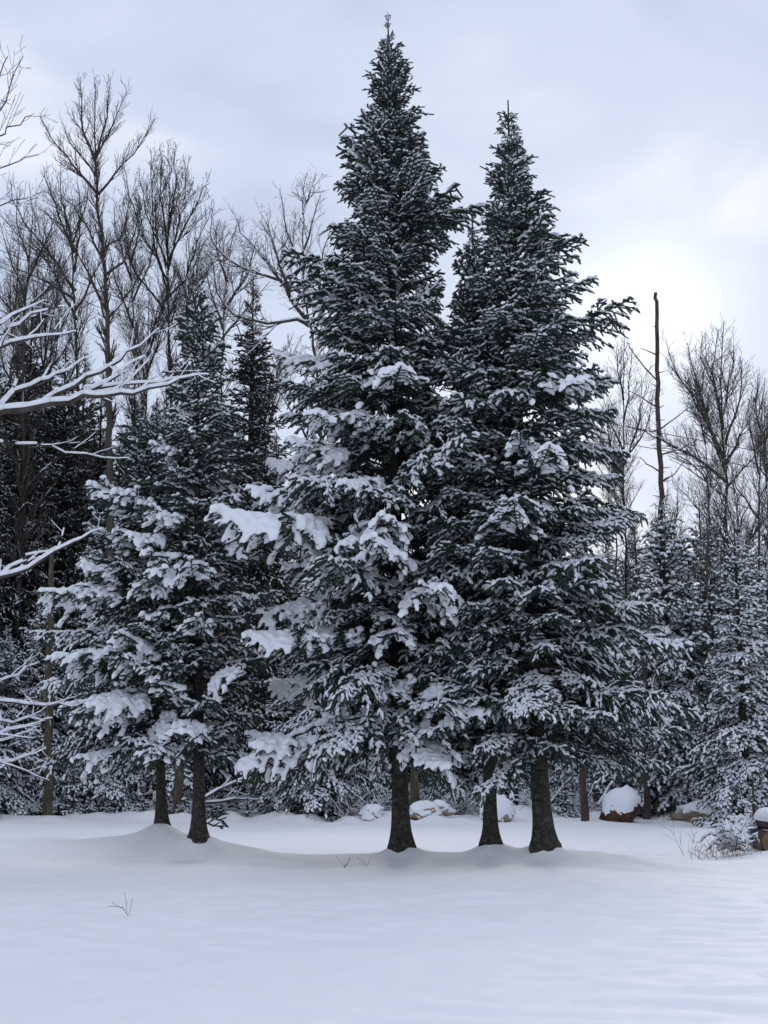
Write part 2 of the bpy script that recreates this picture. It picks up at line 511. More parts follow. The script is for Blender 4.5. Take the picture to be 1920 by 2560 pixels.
def flared_trunk(name, pts, r0, r1, parent, mat, sides=18, seed=1, flare=1.75):
    r = np.random.default_rng(seed)
    z0, z1 = pts[0].z, pts[-1].z
    H = z1 - z0
    hs = np.concatenate([[-0.35, -0.1, 0.0, 0.06, 0.14, 0.25, 0.4, 0.6, 0.9], np.linspace(1.3, H, max(10, int(H / 0.5)))])
    S = []
    a = np.arange(sides) * 2 * math.pi / sides
    lob = r.uniform(0, 6.28, 3)
    V = []
    for h in hs:
        c = interp_axis(pts, z0 + max(h, 0.0)); 
        rad = (r0 + (r1 - r0) * max(0, h) / H) * (1 + (flare - 1) * math.exp(-max(0, h + 0.05) / 0.22))
        lobes = 1 + (0.10 * np.sin(3 * a + lob[0]) + 0.08 * np.sin(5 * a + lob[1])) * math.exp(-max(0, h) / 0.3) + 0.035 * np.sin(4 * a + lob[2] + h * 1.3) + r.normal(0, 0.012, sides)
        V.append(np.stack([c.x + rad * lobes * np.cos(a), c.y + rad * lobes * np.sin(a), np.full(sides, z0 + h)], -1))
    V = np.concatenate(V)
    V = V - np.array(parent.location)
    n = len(hs)
    j = (np.arange(n - 1) * sides)[:, None]; q = np.arange(sides)[None, :]; q2 = (q + 1) % sides
    T = np.stack([j + q, j + q2, j + sides + q2, j + sides + q], -1).reshape(-1, 4)
    return link('trunk', mesh('trunk', V, T, [mat]), parent)

def build_fir(key, label, prof, bottom, seed, heavy, sideheavy, r0, gap=0.28, per=7, leader=0.0):
    f = FIRS[key]
    rng = random.Random(seed)
    Y = f['Y']
    pts = [P(px, py, Y) for px, py in f['ax']]
    base = pts[0].copy(); base.z = gz(base.x, base.y) - 0.04
    pts[0] = base
    m_px = Y / FPX
    pr = sorted([((P(0, py, Y).z), l * m_px, r_ * m_px) for py, l, r_ in prof])
    zs = [q[0] for q in pr]; ls = [q[1] for q in pr]; rs = [q[2] for q in pr]
    root = bpy.data.objects.new('fir_tree', None); COL.objects.link(root); root.location = base
    tag(root, label, 'fir tree', 'tall snowy firs on the lawn')
    top = pts[-1].z
    flared_trunk('trunk', pts, r0, 0.012, root, 'bark_fir', seed=seed)
    zb = P(0, bottom, Y).z
    H = top - zb
    z = zb
    nb = 0
    ph = rng.uniform(0, 6.28)
    while z < top - 0.05 - leader:
        t = (z - zb) / H
        n = per if t < 0.86 else (5 if t < 0.93 else 3)
        ph += rng.uniform(0.6, 1.4)
        for q in range(n):
            phi = ph + q * 2 * math.pi / n + rng.uniform(-0.25, 0.25)
            zz = min(z + rng.uniform(-0.12, 0.16), top - 0.04)
            RL, RR_ = np.interp(zz, zs, ls), np.interp(zz, zs, rs)
            c = (1 + math.cos(phi)) / 2
            rad = RL * (1 - c) + RR_ * c
            if math.sin(phi) > 0.5:
                rad *= 0.92
            u = rng.random()
            ln = max(0.07, rad) * (rng.uniform(0.88, 1.12) if u < 0.5 else rng.uniform(0.52, 0.90))
            if u < 0.14 and 0.25 < t < 0.9:
                ln *= 1.22
            el = np.interp(t, [0, 0.25, 0.5, 0.8, 1.0], [-7, 3, 12, 28, 52]) + rng.gauss(0, 9)
            ln = ln / max(0.6, math.cos(R(el)))
            ci = int(np.argmin([abs(math.log(ln / c_)) for c_ in CLASSES]))
            cand = [b_ for k_, b_ in LIB if k_ == ci]
            B = rng.choice(cand)
            sc = ln / B['L']
            ax = interp_axis(pts, zz)
            o = link('branch', B['mesh'], root)
            o.matrix_local = (Matrix.Translation(ax - base) @ Matrix.Rotation(phi, 4, 'Z') @ Matrix.Rotation(-R(el), 4, 'Y')
                              @ Matrix.Rotation(R(rng.gauss(0, 13)), 4, 'X') @ Matrix.Scale(sc, 4) @ Matrix.Scale(rng.uniform(0.85, 1.12) * (1 if rng.random() < .5 else -1), 4, (0, 1, 0)))
            # how much snow this bough carries
            load = heavy(t) + sideheavy * (-math.cos(phi)) * 0.5 + (0.12 if math.sin(phi) < 0 else -0.05) + rng.uniform(-0.33, 0.33)
            if u >= 0.5:
                load -= 0.25
            kind = 'heavy' if (load > 0.72 and ci >= 2 and t < 0.62) else ('medium' if load > -0.14 else 'light')
            s = link('snow', B[kind], o); s['kind'] = 'stuff'
            nb += 1
        z += gap * rng.uniform(0.8, 1.2) * (1 if t < 0.75 else 0.72)
    return root, nb

lin = lambda *p: (lambda t: float(np.interp(t, [a for a, _ in p], [b_ for _, b_ in p])))
N = {}
_, N['f1'] = build_fir('f1', 'tallest fir, straight brown trunk, its pointed top high above the others',
    [(19, 0, 0), (60, 13, 15), (100, 21, 22), (140, 28, 29), (165, 50, 48), (200, 52, 62), (240, 72, 74), (262, 84, 52), (300, 92, 46), (335, 98, 56), (370, 116, 84), (445, 128, 108), (500, 140, 116), (540, 168, 120), (600, 165, 125), (650, 160, 125), (745, 165, 105)],
    742, 11, lin((0, .62), (.3, .56), (.5, .36), (.7, .14), (.85, -.1), (1, -.3)), 0.30, 0.158)
_, N['f2'] = build_fir('f2', 'second tallest fir, bare leader at its tip, trunk leaning slightly, beside the bare pole',
    [(100, 0, 0), (118, 1, 1), (124, 9, 9), (150, 13, 13), (190, 22, 25), (228, 26, 46), (255, 32, 57), (305, 46, 70), (350, 58, 94), (382, 66, 112), (420, 76, 100), (465, 84, 95), (540, 92, 108), (600, 96, 140), (670, 96, 156), (745, 80, 152)],
    742, 22, lin((0, -.15), (.12, .05), (.3, .36), (.5, .40), (.7, .25), (.85, .0), (1, -.2)), 0.10, 0.155, leader=0.28)
_, N['f3'] = build_fir('f3', 'fir with a slim trunk standing between the two tallest firs',
    [(216, 0, 0), (240, 9, 9), (290, 20, 22), (330, 30, 30), (380, 60, 40), (450, 76, 50), (550, 92, 62), (650, 92, 72), (740, 78, 78)],
    738, 33, lin((0, -.05), (.15, .25), (.3, .42), (.5, .40), (.75, .12), (1, -.2)), 0.18, 0.118, gap=0.33, per=6)
_, N['f4'] = build_fir('f4', 'shorter of the twin firs on the mound, long snow loaded lower boughs',
    [(398, 0, 0), (430, 14, 14), (470, 42, 32), (530, 70, 42), (590, 80, 46), (615, 114, 50), (660, 104, 52), (745, 114, 62)],
    744, 44, lin((0, .66), (.3, .60), (.6, .50), (.8, .3), (1, .1)), 0.25, 0.097, gap=0.27)
_, N['f5'] = build_fir('f5', 'taller of the twin firs on the mound, slim spire above its neighbour',
    [(270, 0, 0), (300, 9, 9), (340, 20, 22), (380, 30, 38), (430, 42, 48), (500, 52, 60), (560, 62, 70), (640, 64, 76), (745, 66, 72)],
    744, 55, lin((0, .50), (.3, .50), (.55, .45), (.8, .45), (1, .4)), -0.05, 0.112, gap=0.31, per=6)

# ------------------------------------------------------------------ firs and spruces of the wood behind
FAR = []
for q, (L_, dr) in enumerate([(0.55, 0.0), (0.55, 0.06), (1.1, 0.12), (1.1, 0.18), (1.7, 0.24), (1.7, 0.30), (2.3, 0.34)]):
    B = bough(L_, 500 + q, droop=dr, dens=44, lat_gap=0.22, sub_gap=0.19, needle=0.056, nw=0.030, width=0.52, inner=0.10, hang=0.35, core=0.016)
    V, T = snow_light(B, 600 + q, (0.030, 0.058), 0.9, k=4)
    B['snow'] = (V, T)
    V, T = snow_light(B, 650 + q, (0.014, 0.026), 0.45, k=4)
    B['thin'] = (V, T)
    FAR.append(B)

FAR_DARK = []
for q, (L_, dr) in enumerate([(0.55, 0.02), (1.1, 0.14), (1.7, 0.26)]):
    B = bough(L_, 540 + q, droop=dr, dens=40, lat_gap=0.24, sub_gap=0.20, needle=0.10, nw=0.055, width=0.55, inner=0.10, hang=0.4, core=0.02)
    B['thin'] = snow_light(B, 670 + q, (0.013, 0.024), 0.36, k=4)
    FAR_DARK.append(B)

def xf(Mx, V):
    A = np.array(Mx)
    return V @ A[:3, :3].T + A[:3, 3]

def fir_meshes(seed, H, rad, zb, snow='snow', needles='needles', gap=0.42, per=6, drop=0.0, fill=1.0, shape=0.85):
    rng = random.Random(seed)
    C, S = Soup(), Soup()
    z = zb; ph = 0
    while z < H - 0.1:
        t = (z - zb) / (H - zb)
        ph += rng.uniform(0.6, 1.4)
        n = per if t < 0.85 else 4
        for q in range(n):
            if rng.random() > fill:
                continue
            phi = ph + q * 6.283 / n + rng.uniform(-.3, .3)
            ln = max(0.16, rad * (1 - t) ** shape * rng.uniform(0.6, 1.12))
            el = np.interp(t, [0, .4, .8, 1], [-12 - drop, 0 - drop, 18 - drop * .5, 50]) + rng.gauss(0, 9)
            B = min(FAR_DARK if needles == 'needles_dark' else FAR, key=lambda b_: abs(math.log(ln / b_['L'])) + rng.random() * 0.35)
            sc = ln / B['L']
            Mx = (Matrix.Translation((0, 0, z + rng.uniform(-.15, .15))) @ Matrix.Rotation(phi, 4, 'Z') @ Matrix.Rotation(-R(el), 4, 'Y')
                  @ Matrix.Rotation(R(rng.gauss(0, 14)), 4, 'X') @ Matrix.Scale(sc, 4))
            V, T, mi = B['soup']
            C.add(xf(Mx, V), T, mi)
            sn = B[snow]
            S.add(xf(Mx, sn[0]), sn[1])
        z += gap * rng.uniform(.8, 1.2) * (1 if t < .7 else .7)
    V, T, mi = C.arrays()
    crown = mesh('crown', V, T, [needles, 'bark_twig'], mi, False)
    V, T, _ = S.arrays()
    sm = mesh('snow', V, T, ['snow'])
    r0 = 0.012 * H + 0.03
    hs = np.linspace(-0.4, H - 0.1, 9)
    w = np.array([[rng.uniform(-.02, .02), rng.uniform(-.02, .02), h] for h in hs]); w[:2, :2] = 0
    V, T = tubes(w[None], np.linspace(r0 * 1.15, 0.012, 9)[None], 8)
    return mesh('trunk', V, T, ['bark_fir']), crown, sm

def place_conifer(ms, x, y, label, group, name='fir_tree', cat='fir tree', rot=0.0, sc=1.0, lean=0.0):
    root = bpy.data.objects.new(name, None); COL.objects.link(root)
    root.location = (x, y, gz(x, y) - 0.03); root.rotation_euler = (0, lean, rot); root.scale = (sc, sc, sc)
    tag(root, label, cat, group)
    link('trunk', ms[0], root)
    c = link('crown', ms[1], root)
    s = link('snow', ms[2], c); s['kind'] = 'stuff'
    return root

PROTO = {
    'snowy_a': fir_meshes(1, 9.5, 2.3, 0.4, per=7, gap=0.38),
    'snowy_b': fir_meshes(2, 8.0, 2.4, 1.0, drop=4, per=7, gap=0.36),
    'dense_c': fir_meshes(3, 6.0, 1.7, 0.25, per=6, gap=0.36),
    'tall_d': fir_meshes(4, 14.5, 1.9, 1.2, snow='thin', needles='needles_dark', per=8, gap=0.34, drop=12, shape=0.62),
    'sapling': fir_meshes(5, 2.2, 0.62, 0.12, gap=0.26, per=5),
}
rr = random.Random(77)
def near_what(px):
    for lim, txt in ((75, 'by the thick olive brown trunk'), (150, 'beside the mound with the twin firs'), (215, 'behind the twin firs on the mound'), (290, 'between the twin firs and the tallest fir'),
                     (385, 'below the heavy boughs of the tallest fir'), (470, 'beside the stout tan trunk'), (560, 'behind the slim and leaning trunks'), (650, 'by the snow capped brown boulder'), (2000, 'behind the log pile and bushes')):
        if px < lim:
            return txt
def px_x(px, Y):
    return (px - CX) / FPX * Y
def place(kind, px, Y, label, group=None, name='fir_tree', cat='fir tree', top=None, sc=1.0):
    x = px_x(px, Y)
    if top is not None:
        Hk = {'snowy_a': 9.5, 'snowy_b': 8.0, 'dense_c': 6.0, 'tall_d': 14.5, 'sapling': 2.2}[kind]
        sc = (P(px, top, Y).z - gz(x, Y)) / Hk
    return place_conifer(PROTO[kind], x, Y, label, group, name, cat, rr.uniform(0, 6.28), sc, rr.gauss(0, 0.012))

place('tall_d', 248, 53, 'dark narrow spruce with hardly any snow rising behind the twin firs', None, 'spruce_tree', 'spruce tree', top=272)
place('tall_d', 18, 53, 'dark brownish spruce behind the long bare snow lined limbs', 'dark spruces behind the bare limbs', 'spruce_tree', 'spruce tree', top=300)
place('tall_d', 62, 54, 'dark brownish spruce behind the long bare snow lined limbs', 'dark spruces behind the bare limbs', 'spruce_tree', 'spruce tree', top=345)
place('tall_d', 128, 54, 'dark brownish spruce behind the long bare snow lined limbs', 'dark spruces behind the bare limbs', 'spruce_tree', 'spruce tree', top=385)
place('snowy_a', 740, 44, 'snowy fir with drooping boughs beyond the log pile', None, top=508)
place('snowy_b', 668, 50.5, 'snowy fir at the foot of the broken bare pole', None, top=490)
for px, Y, top in [(-20, 52, 330), (40, 55, 330), (95, 56, 390), (160, 58, 400), (75, 62, 350), (10, 60, 340), (205, 60, 420), (275, 58, 430)]:
    place('tall_d', px, Y, 'dark spruce with little snow deep in the wood behind the bare trees', 'dark spruces deep in the wood', 'spruce_tree', 'spruce tree', top=top)
GB = 'snowy firs along the edge of the wood'
LB = 'snow dusted fir in the dense row along the edge of the wood'
for kind, px, Y, top in [('snowy_b', 690, 50, 560), ('snowy_b', 770, 50, 545), ('dense_c', 632, 52, 590), ('snowy_a', 585, 53, 520), ('snowy_b', 705, 56, 500), ('snowy_a', 800, 57, 470), ('snowy_a', 640, 58, 515), ('snowy_a', 750, 60, 520),
                         ('snowy_b', 320, 50, 560), ('snowy_b', 352, 53, 600), ('dense_c', 285, 51, 640), ('snowy_a', 250, 54, 500), ('snowy_a', 300, 57, 470), ('snowy_b', 455, 55, 560), ('dense_c', 440, 51, 690), ('snowy_a', 520, 57, 520),
                         ('snowy_b', 10, 50, 620), ('snowy_b', 40, 51, 590), ('snowy_b', 105, 51, 610), ('dense_c', 90, 50.5, 640), ('snowy_a', 30, 57, 480), ('snowy_a', 85, 58, 500), ('snowy_a', 150, 55, 470), ('snowy_b', 200, 57, 440), ('snowy_b', -25, 49, 560), ('snowy_a', 120, 62, 430), ('snowy_a', 225, 63, 420), ('snowy_a', 0, 63, 440),
                         ('snowy_a', 360, 62, 470), ('snowy_b', 410, 60, 520), ('snowy_b', 480, 62, 520), ('snowy_b', 560, 62, 540), ('snowy_b', 610, 64, 545), ('snowy_b', 680, 65, 540), ('snowy_b', 735, 66, 545), ('snowy_b', 260, 66, 440), ('snowy_a', 180, 66, 420), ('snowy_a', 70, 67, 430),
                         ('snowy_a', 100, 53, 470), ('snowy_a', 175, 52, 455), ('snowy_b', 225, 55, 500), ('snowy_b', 400, 54, 600), ('snowy_b', 500, 53, 620), ('snowy_b', 555, 54, 600), ('snowy_b', 385, 66, 560), ('snowy_a', 715, 52, 515), ('snowy_b', 770, 47, 560), ('snowy_a', 610, 56, 525), ('snowy_a', 775, 62, 500), ('dense_c', 715, 49, 640)]:
    place(kind, px, Y, ('tall' if top < 505 else 'bushy') + ' snow dusted fir ' + near_what(px), GB, top=top)
GS = 'small snow covered firs at the edge of the field'
LS = 'small snow covered fir sapling at the edge of the snowy field'
for px, Y, top in [(20, 49.8, 735), (52, 50.2, 755), (135, 50.5, 768), (172, 51, 745), (232, 50.4, 775), (262, 51, 750), (296, 50.2, 768), (338, 50, 745), (372, 50.6, 765), (452, 51, 770), (515, 51, 752), (570, 50.2, 765), (600, 51.5, 735), (655, 50.4, 755), (690, 50, 735), (718, 50.6, 765), (5, 49.4, 770), (78, 49.6, 760), (110, 49.8, 778), (148, 49.4, 782), (215, 49.6, 785), (250, 49.3, 782), (280, 49.6, 772), (312, 49.4, 780), (352, 49.3, 776), (395, 50, 760), (480, 49.8, 775), (540, 49.8, 770), (562, 48.2, 768), (700, 48.6, 772)]:
    place('sapling', px, Y, 'small snow covered fir sapling ' + near_what(px), GS, top=top)

# ------------------------------------------------------------------ bare trees
class Bare:
    def __init__(self, seed):
        self.r = random.Random(seed)
        self.ang = (26, 52)
        self.lines = {}          # (points, sides) -> list of (polyline, radii)
        self.main, self.snow = [], []
    def put(self, pts, rad, sides, main=False):
        if main:
            self.main.append((pts, rad))
        else:
            self.lines.setdefault((len(pts), sides), []).append((pts, rad))
    def snowline(self, pts, rad, amount):
        if amount <= 0:
            return
        for a, b_, ra, rb in zip(pts, pts[1:], rad, rad[1:]):
            d = b_ - a
            if d.length < 1e-4 or abs(d.z) / d.length > 0.88 or self.r.random() > amount:
                continue
            self.snow.append((a, b_, max(ra, rb)))
    def grow(self, p, d, ln, rad, level, deep, up=0.25, snow=0.0, gap=0.3, rmin=0.005):
        r = self.r
        n = 4 if level < deep else 3
        pts = [p.copy()]; dirs = []
        cur = d.normalized()
        for q in range(n):
            cur = (cur + Vector((r.gauss(0, .09), r.gauss(0, .09), r.gauss(0, .08) + up * 0.28))).normalized()
            dirs.append(cur)
            pts.append(pts[-1] + cur * (ln / n))
        rads = [max(rmin, rad * (1 - 0.75 * q / n)) for q in range(n + 1)]
        self.put(pts, rads, 5 if rad > 0.03 else 3)
        self.snowline(pts, rads, snow)
        if level < deep:
            w = gap * r.uniform(.4, 1.1)
            side = r.choice((-1, 1))
            while w < ln * 0.97:
                u = w / ln
                k = min(n - 1, int(u * n)); f = u * n - k
                bp = pts[k].lerp(pts[k + 1], f)
                self.child(bp, dirs[k], (0.22 + 0.55 * (ln - w)) * r.uniform(.6, 1.1), rads[k] * 0.62, level + 1, deep, up, snow, gap, side, rmin)
                side = -side
                w += gap * r.uniform(.5, 1.3)
    def child(self, bp, d, ln, rad, level, deep, up, snow, gap, side, rmin):
        r = self.r
        ax = d.orthogonal().normalized()
        # lean the fork into a random plane round the limb
        ax.rotate(Matrix.Rotation(r.uniform(0, 6.28), 3, d))
        v = d.copy(); v.rotate(Matrix.Rotation(R(r.uniform(*self.ang)), 3, ax))
        self.grow(bp, v, ln, rad, level, deep, up, snow, gap * 0.85, rmin)
    def limb(self, pts, r0, r1, deep=3, gap=0.35, kid=0.42, up=0.25, snow=0.0, start=0.25, main=False, rmin=0.005, kmax=2.5, wob=0.35):
        """a limb drawn through given points, with its side shoots grown from it"""
        r = self.r
        # resample with a little crookedness
        fine = []
        for a, b_ in zip(pts, pts[1:]):
            m = max(2, int((b_ - a).length / 0.45))
            for q in range(m):
                fine.append(a.lerp(b_, q / m))
        fine.append(pts[-1].copy())
        for q in range(1, len(fine) - 1):
            fine[q] = fine[q] + Vector((r.gauss(0, .03), r.gauss(0, .03), r.gauss(0, .02))) * wob * 1.5
        n = len(fine)
        rads = [r0 + (r1 - r0) * (q / (n - 1)) ** 0.8 for q in range(n)]
        self.put(fine, rads, 7, main)
        self.snowline(fine, rads, snow)
        tot = sum((b_ - a).length for a, b_ in zip(fine, fine[1:]))
        run = 0; nextw = tot * start
        side = 1
        for q in range(n - 1):
            seg = (fine[q + 1] - fine[q]).length
            while nextw <= run + seg and nextw < tot:
                f = (nextw - run) / seg
                ln = min(kmax, kid * (tot - nextw) + 0.3) * r.uniform(.55, 1.1)
                self.child(fine[q].lerp(fine[q + 1], f), (fine[q + 1] - fine[q]).normalized(), ln, rads[q] * 0.5, 1, deep, up, snow * 0.9, gap, side, rmin)
                nextw += gap * r.uniform(.5, 1.3)
            run += seg
    def finish(self, root, bark_, snow_r=1.0, base=None):
        off = np.array(root.location)
        S = Soup()
        for pts, rad in self.main:
            V, T = tubes(np.array([[tuple(p) for p in pts]]), np.array([rad]), 10)
            S.add(V - off, T)
        if self.main:
            V, T, _ = S.arrays(); link('trunk', mesh('trunk', V, T, [bark_]), root)
        S = Soup()
        for (n, k), ls in self.lines.items():
            V, T = tubes(np.array([[tuple(p) for p in q[0]] for q in ls]), np.array([q[1] for q in ls]), k, close=False)
            S.add(V - off, T)
        V, T, _ = S.arrays()
        c = link('crown', mesh('crown', V, T, [bark_]), root)
        if self.snow:
            a = np.array([tuple(q[0]) for q in self.snow]); b_ = np.array([tuple(q[1]) for q in self.snow]); ra = np.array([q[2] for q in self.snow])
            up_ = np.zeros_like(a); up_[:, 2] = ra * 0.55
            V, T = spindles(a + up_, b_ + up_, ra * 0.88 + 0.006 * snow_r * np.minimum(1, ra / 0.018), 6 if snow_r == 3.0 else 4, prof=((-.04, .97), (.5, 1.06), (1.04, .97)), flat=0.85, lift=0.4)
            s = link('snow', mesh('snow', V - off, T, ['snow']), c); s['kind'] = 'stuff'
        return c

def bare_root(name, x, y, label, cat='tree', group=None):
    root = bpy.data.objects.new(name, None); COL.objects.link(root); root.location = (x, y, gz(x, y))
    return tag(root, label, cat, group)

def curve_pts(pix, Y, slant=0.0, conv=None):
    out_ = []
    for q, (cx_, cy_) in enumerate(pix):
        px, py = conv(cx_, cy_)
        out_.append(P(px, py, Y + slant * q / max(1, len(pix) - 1)))
    return out_
c1 = lambda x, y: (x * 0.1929, y * 0.1929 + 40)
c3 = lambda x, y: (x * 0.1495 + 520, y * 0.1495 + 280)
c4 = lambda x, y: (x * 0.1688, y * 0.1688 + 360)
c5 = lambda x, y: (x * 0.0868, y * 0.0868 + 680)

def drawn_tree(label, seed, Y, conv, trunk, limbs, r0, bark_='bark_grey', deep=3, gap=0.42, kid=0.42, up=0.25, snow=0.12, rl=0.05, kmax=2.2, tgap=None, tstart=0.35, name='bare_tree', group=None, rmin=0.005, leaves=0, ang=(24, 46)):
    gap *= 0.72; rl *= 1.3
    B = Bare(seed)
    B.ang = ang
    tp = curve_pts(trunk, Y, 0, conv)
    x, y = tp[0].x, Y
    base = Vector((x + (tp[0].x - tp[1].x) * 0.2, y, gz(x, y) - 0.15))
    if tp[0].z > base.z + 0.5:
        tp = [base] + tp
    root = bare_root(name, base.x, y, label, 'tree', group)
    B.limb(tp, r0, 0.010, deep, tgap or gap, kid * 0.7, up, snow * 0.5, tstart, True, rmin, kmax, wob=0.5)
    for q, lm in enumerate(limbs):
        lp = curve_pts(lm, Y, B.r.uniform(-2.2, 2.2), conv)
        ln = sum((b_ - a).length for a, b_ in zip(lp, lp[1:]))
        B.limb(lp, min(rl, 0.012 + 0.012 * ln), 0.008, deep, gap, kid, up, snow, 0.18, False, rmin, kmax, wob=0.6)
    c = B.finish(root, bark_, 0.5)
    if leaves:
        r = np.random.default_rng(seed)
        tips = [q[0][-1] for (n, k), ls in B.lines.items() if k == 3 for q in ls if q[0][-1].z > P(384, 215, Y).z]
        pick = r.choice(len(tips), min(leaves, len(tips)), replace=False)
        Vs = []
        for q in pick:
            p = np.array(tips[q]) - np.array(root.location)
            a = unit(r.normal(0, 1, 3)); b_ = unit(np.cross(a, r.normal(0, 1, 3)))
            Vs.append(np.array([p, p + a * .03 + b_ * .025, p + a * .075, p + a * .03 - b_ * .025]))
        V = np.concatenate(Vs); T = np.arange(len(V)).reshape(-1, 4)
        lf = link('leaves', mesh('leaves', V, T, ['dry_leaf'], None, False), root); lf['kind'] = 'stuff'
    return root

drawn_tree('tall bare tree with one thick upright trunk and up-swept limbs, highest of the leafless trees', 3, 51, c1,
    [(575, 2600), (570, 2074), (560, 1500), (545, 1200), (530, 1000), (505, 850), (500, 650), (490, 450), (490, 190)],
    [[(500, 790), (400, 680), (340, 600), (260, 500), (205, 395)], [(497, 640), (430, 470), (415, 190)], [(495, 620), (560, 480), (610, 380), (655, 265)],
     [(500, 600), (550, 400), (572, 220)], [(510, 800), (600, 690), (700, 590), (800, 420)], [(505, 720), (420, 600), (350, 520), (325, 430)],
     [(540, 1080), (620, 1030), (660, 900), (690, 800)], [(542, 1170), (440, 950), (380, 860), (300, 800)], [(545, 1220), (640, 1150), (700, 1000), (740, 850)],
     [(550, 1400), (430, 1150), (330, 1000), (240, 900)], [(555, 1450), (680, 1280), (800, 1100)]],
    0.25, gap=0.30, kid=0.28, up=0.5, kmax=1.1, tstart=0.5, rl=0.06, ang=(18, 38))
drawn_tree('bare tree of fine upright twigs with a few dry brown leaves left at its top', 4, 53, c1,
    [(890, 2300), (880, 1680), (870, 1400), (870, 1200), (870, 1000), (880, 800), (870, 560)],
    [[(870, 1300), (800, 1050), (790, 850), (780, 560)], [(870, 1200), (930, 950), (960, 760), (980, 610)], [(870, 1250), (740, 1000), (660, 800), (640, 640)],
     [(870, 1150), (1000, 900), (1060, 760), (1090, 740)], [(860, 1350), (960, 1240), (1020, 1050), (1100, 870)], [(870, 1100), (830, 800), (840, 570)],
     [(870, 1000), (910, 750), (900, 560)], [(850, 1400), (700, 1200), (640, 1000), (600, 860)], [(870, 1180), (760, 900), (720, 700)]],
    0.13, 'bark_twig', gap=0.36, kid=0.44, up=0.5, kmax=1.8, rl=0.035, leaves=420, ang=(16, 34))
drawn_tree('bare tree with long crooked snow lined limbs beside the tallest fir', 5, 51.5, c1,
    [(1670, 2200), (1640, 1650), (1600, 1450), (1570, 1250), (1570, 1000), (1570, 800), (1590, 690)],
    [[(1560, 1310), (1450, 1250), (1250, 1180), (1130, 1090), (1090, 1000), (1100, 870)], [(1600, 1480), (1540, 1450), (1380, 1470), (1220, 1430), (1120, 1310), (1100, 1150), (1030, 1050)],
     [(1590, 1450), (1500, 1330), (1410, 1180), (1330, 1090), (1250, 1000), (1200, 880)], [(1570, 1200), (1490, 1000), (1450, 770)], [(1570, 1100), (1620, 950), (1660, 800)],
     [(1580, 1300), (1660, 1150), (1720, 950)], [(1500, 1330), (1400, 1000), (1330, 850)], [(1570, 900), (1610, 780), (1640, 690)]],
    0.15, gap=0.42, kid=0.42, up=0.3, kmax=1.7, snow=0.55, rl=0.06)
drawn_tree('spreading bare tree with several dark stems behind the long snow lined limbs', 6, 54, c1,
    [(410, 2300), (400, 1700), (390, 1400), (380, 1200), (370, 1000), (310, 780), (315, 640)],
    [[(390, 1300), (280, 1130), (130, 950), (60, 820), (50, 720)], [(385, 1100), (300, 900), (240, 730), (225, 660)], [(380, 1050), (450, 850), (470, 700)],
     [(395, 1450), (250, 1150), (100, 1020), (0, 900)], [(390, 1350), (200, 1230), (0, 1150)], [(385, 1200), (420, 900), (400, 730)], [(380, 1100), (330, 850), (290, 700)], [(392, 1400), (520, 1150), (600, 980)]],
    0.16, gap=0.38, kid=0.44, up=0.35, kmax=2.0)
drawn_tree('bare tree with a fan of fine crossing branches over the dark spruces', 7, 52, c1,
    [(120, 2300), (120, 1700), (130, 1400), (150, 1150), (170, 900), (150, 740)],
    [[(130, 1350), (40, 1100), (0, 950)], [(140, 1250), (240, 1050), (300, 850)], [(150, 1150), (90, 950), (90, 760)], [(135, 1400), (280, 1250), (400, 1050)], [(130, 1500), (-20, 1300), (-60, 1100)]],
    0.15, gap=0.36, kid=0.46, up=0.35, kmax=2.2)
drawn_tree('thin bare tree filling the gap behind the tall upright trunk', 8, 56, c1,
    [(700, 2300), (700, 1700), (690, 1400), (680, 1200), (650, 1000), (640, 820)],
    [[(695, 1500), (600, 1250), (560, 1050)], [(690, 1350), (780, 1150), (820, 950)], [(685, 1250), (600, 1000), (590, 850)], [(680, 1150), (730, 950), (720, 800)]],
    0.10, gap=0.36, kid=0.46, up=0.35, kmax=2.0)
drawn_tree('bare tree with pale trunk rising between the dark spruce and the crooked limbs', 18, 52, c1,
    [(1150, 2300), (1150, 1700), (1160, 1400), (1180, 1200), (1200, 1050), (1230, 930)],
    [[(1155, 1500), (1090, 1300), (1060, 1100)], [(1160, 1400), (1290, 1200), (1340, 1020)], [(1175, 1250), (1120, 1080), (1130, 950)], [(1150, 1550), (1280, 1400), (1400, 1250)]],
    0.10, gap=0.38, kid=0.46, up=0.35, kmax=2.0)
# right of the firs
drawn_tree('bare vase shaped tree with dense up-swept branches beyond the broken bare pole', 9, 52, c3,
    [(1390, 2600), (1385, 1800), (1380, 1480), (1370, 1250), (1350, 1000), (1340, 700), (1350, 400), (1365, 270)],
    [[(1375, 1300), (1250, 950), (1130, 750), (1050, 640), (970, 520)], [(1370, 1200), (1240, 900), (1140, 560), (1120, 420)], [(1360, 1000), (1300, 700), (1210, 520), (1220, 380)],
     [(1350, 900), (1420, 600), (1430, 420)], [(1370, 1100), (1480, 800), (1480, 600), (1470, 510)], [(1375, 1250), (1540, 900), (1560, 720)], [(1350, 950), (1280, 600), (1330, 330)],
     [(1370, 1200), (1180, 800), (1030, 600), (975, 390)], [(1380, 1350), (1200, 1200), (960, 1080), (830, 1010), (720, 980)], [(1375, 1400), (1560, 1200), (1640, 1000)], [(1380, 1450), (1180, 1300), (1000, 1200)]],
    0.14, gap=0.34, kid=0.40, up=0.5, kmax=1.6, snow=0.3)
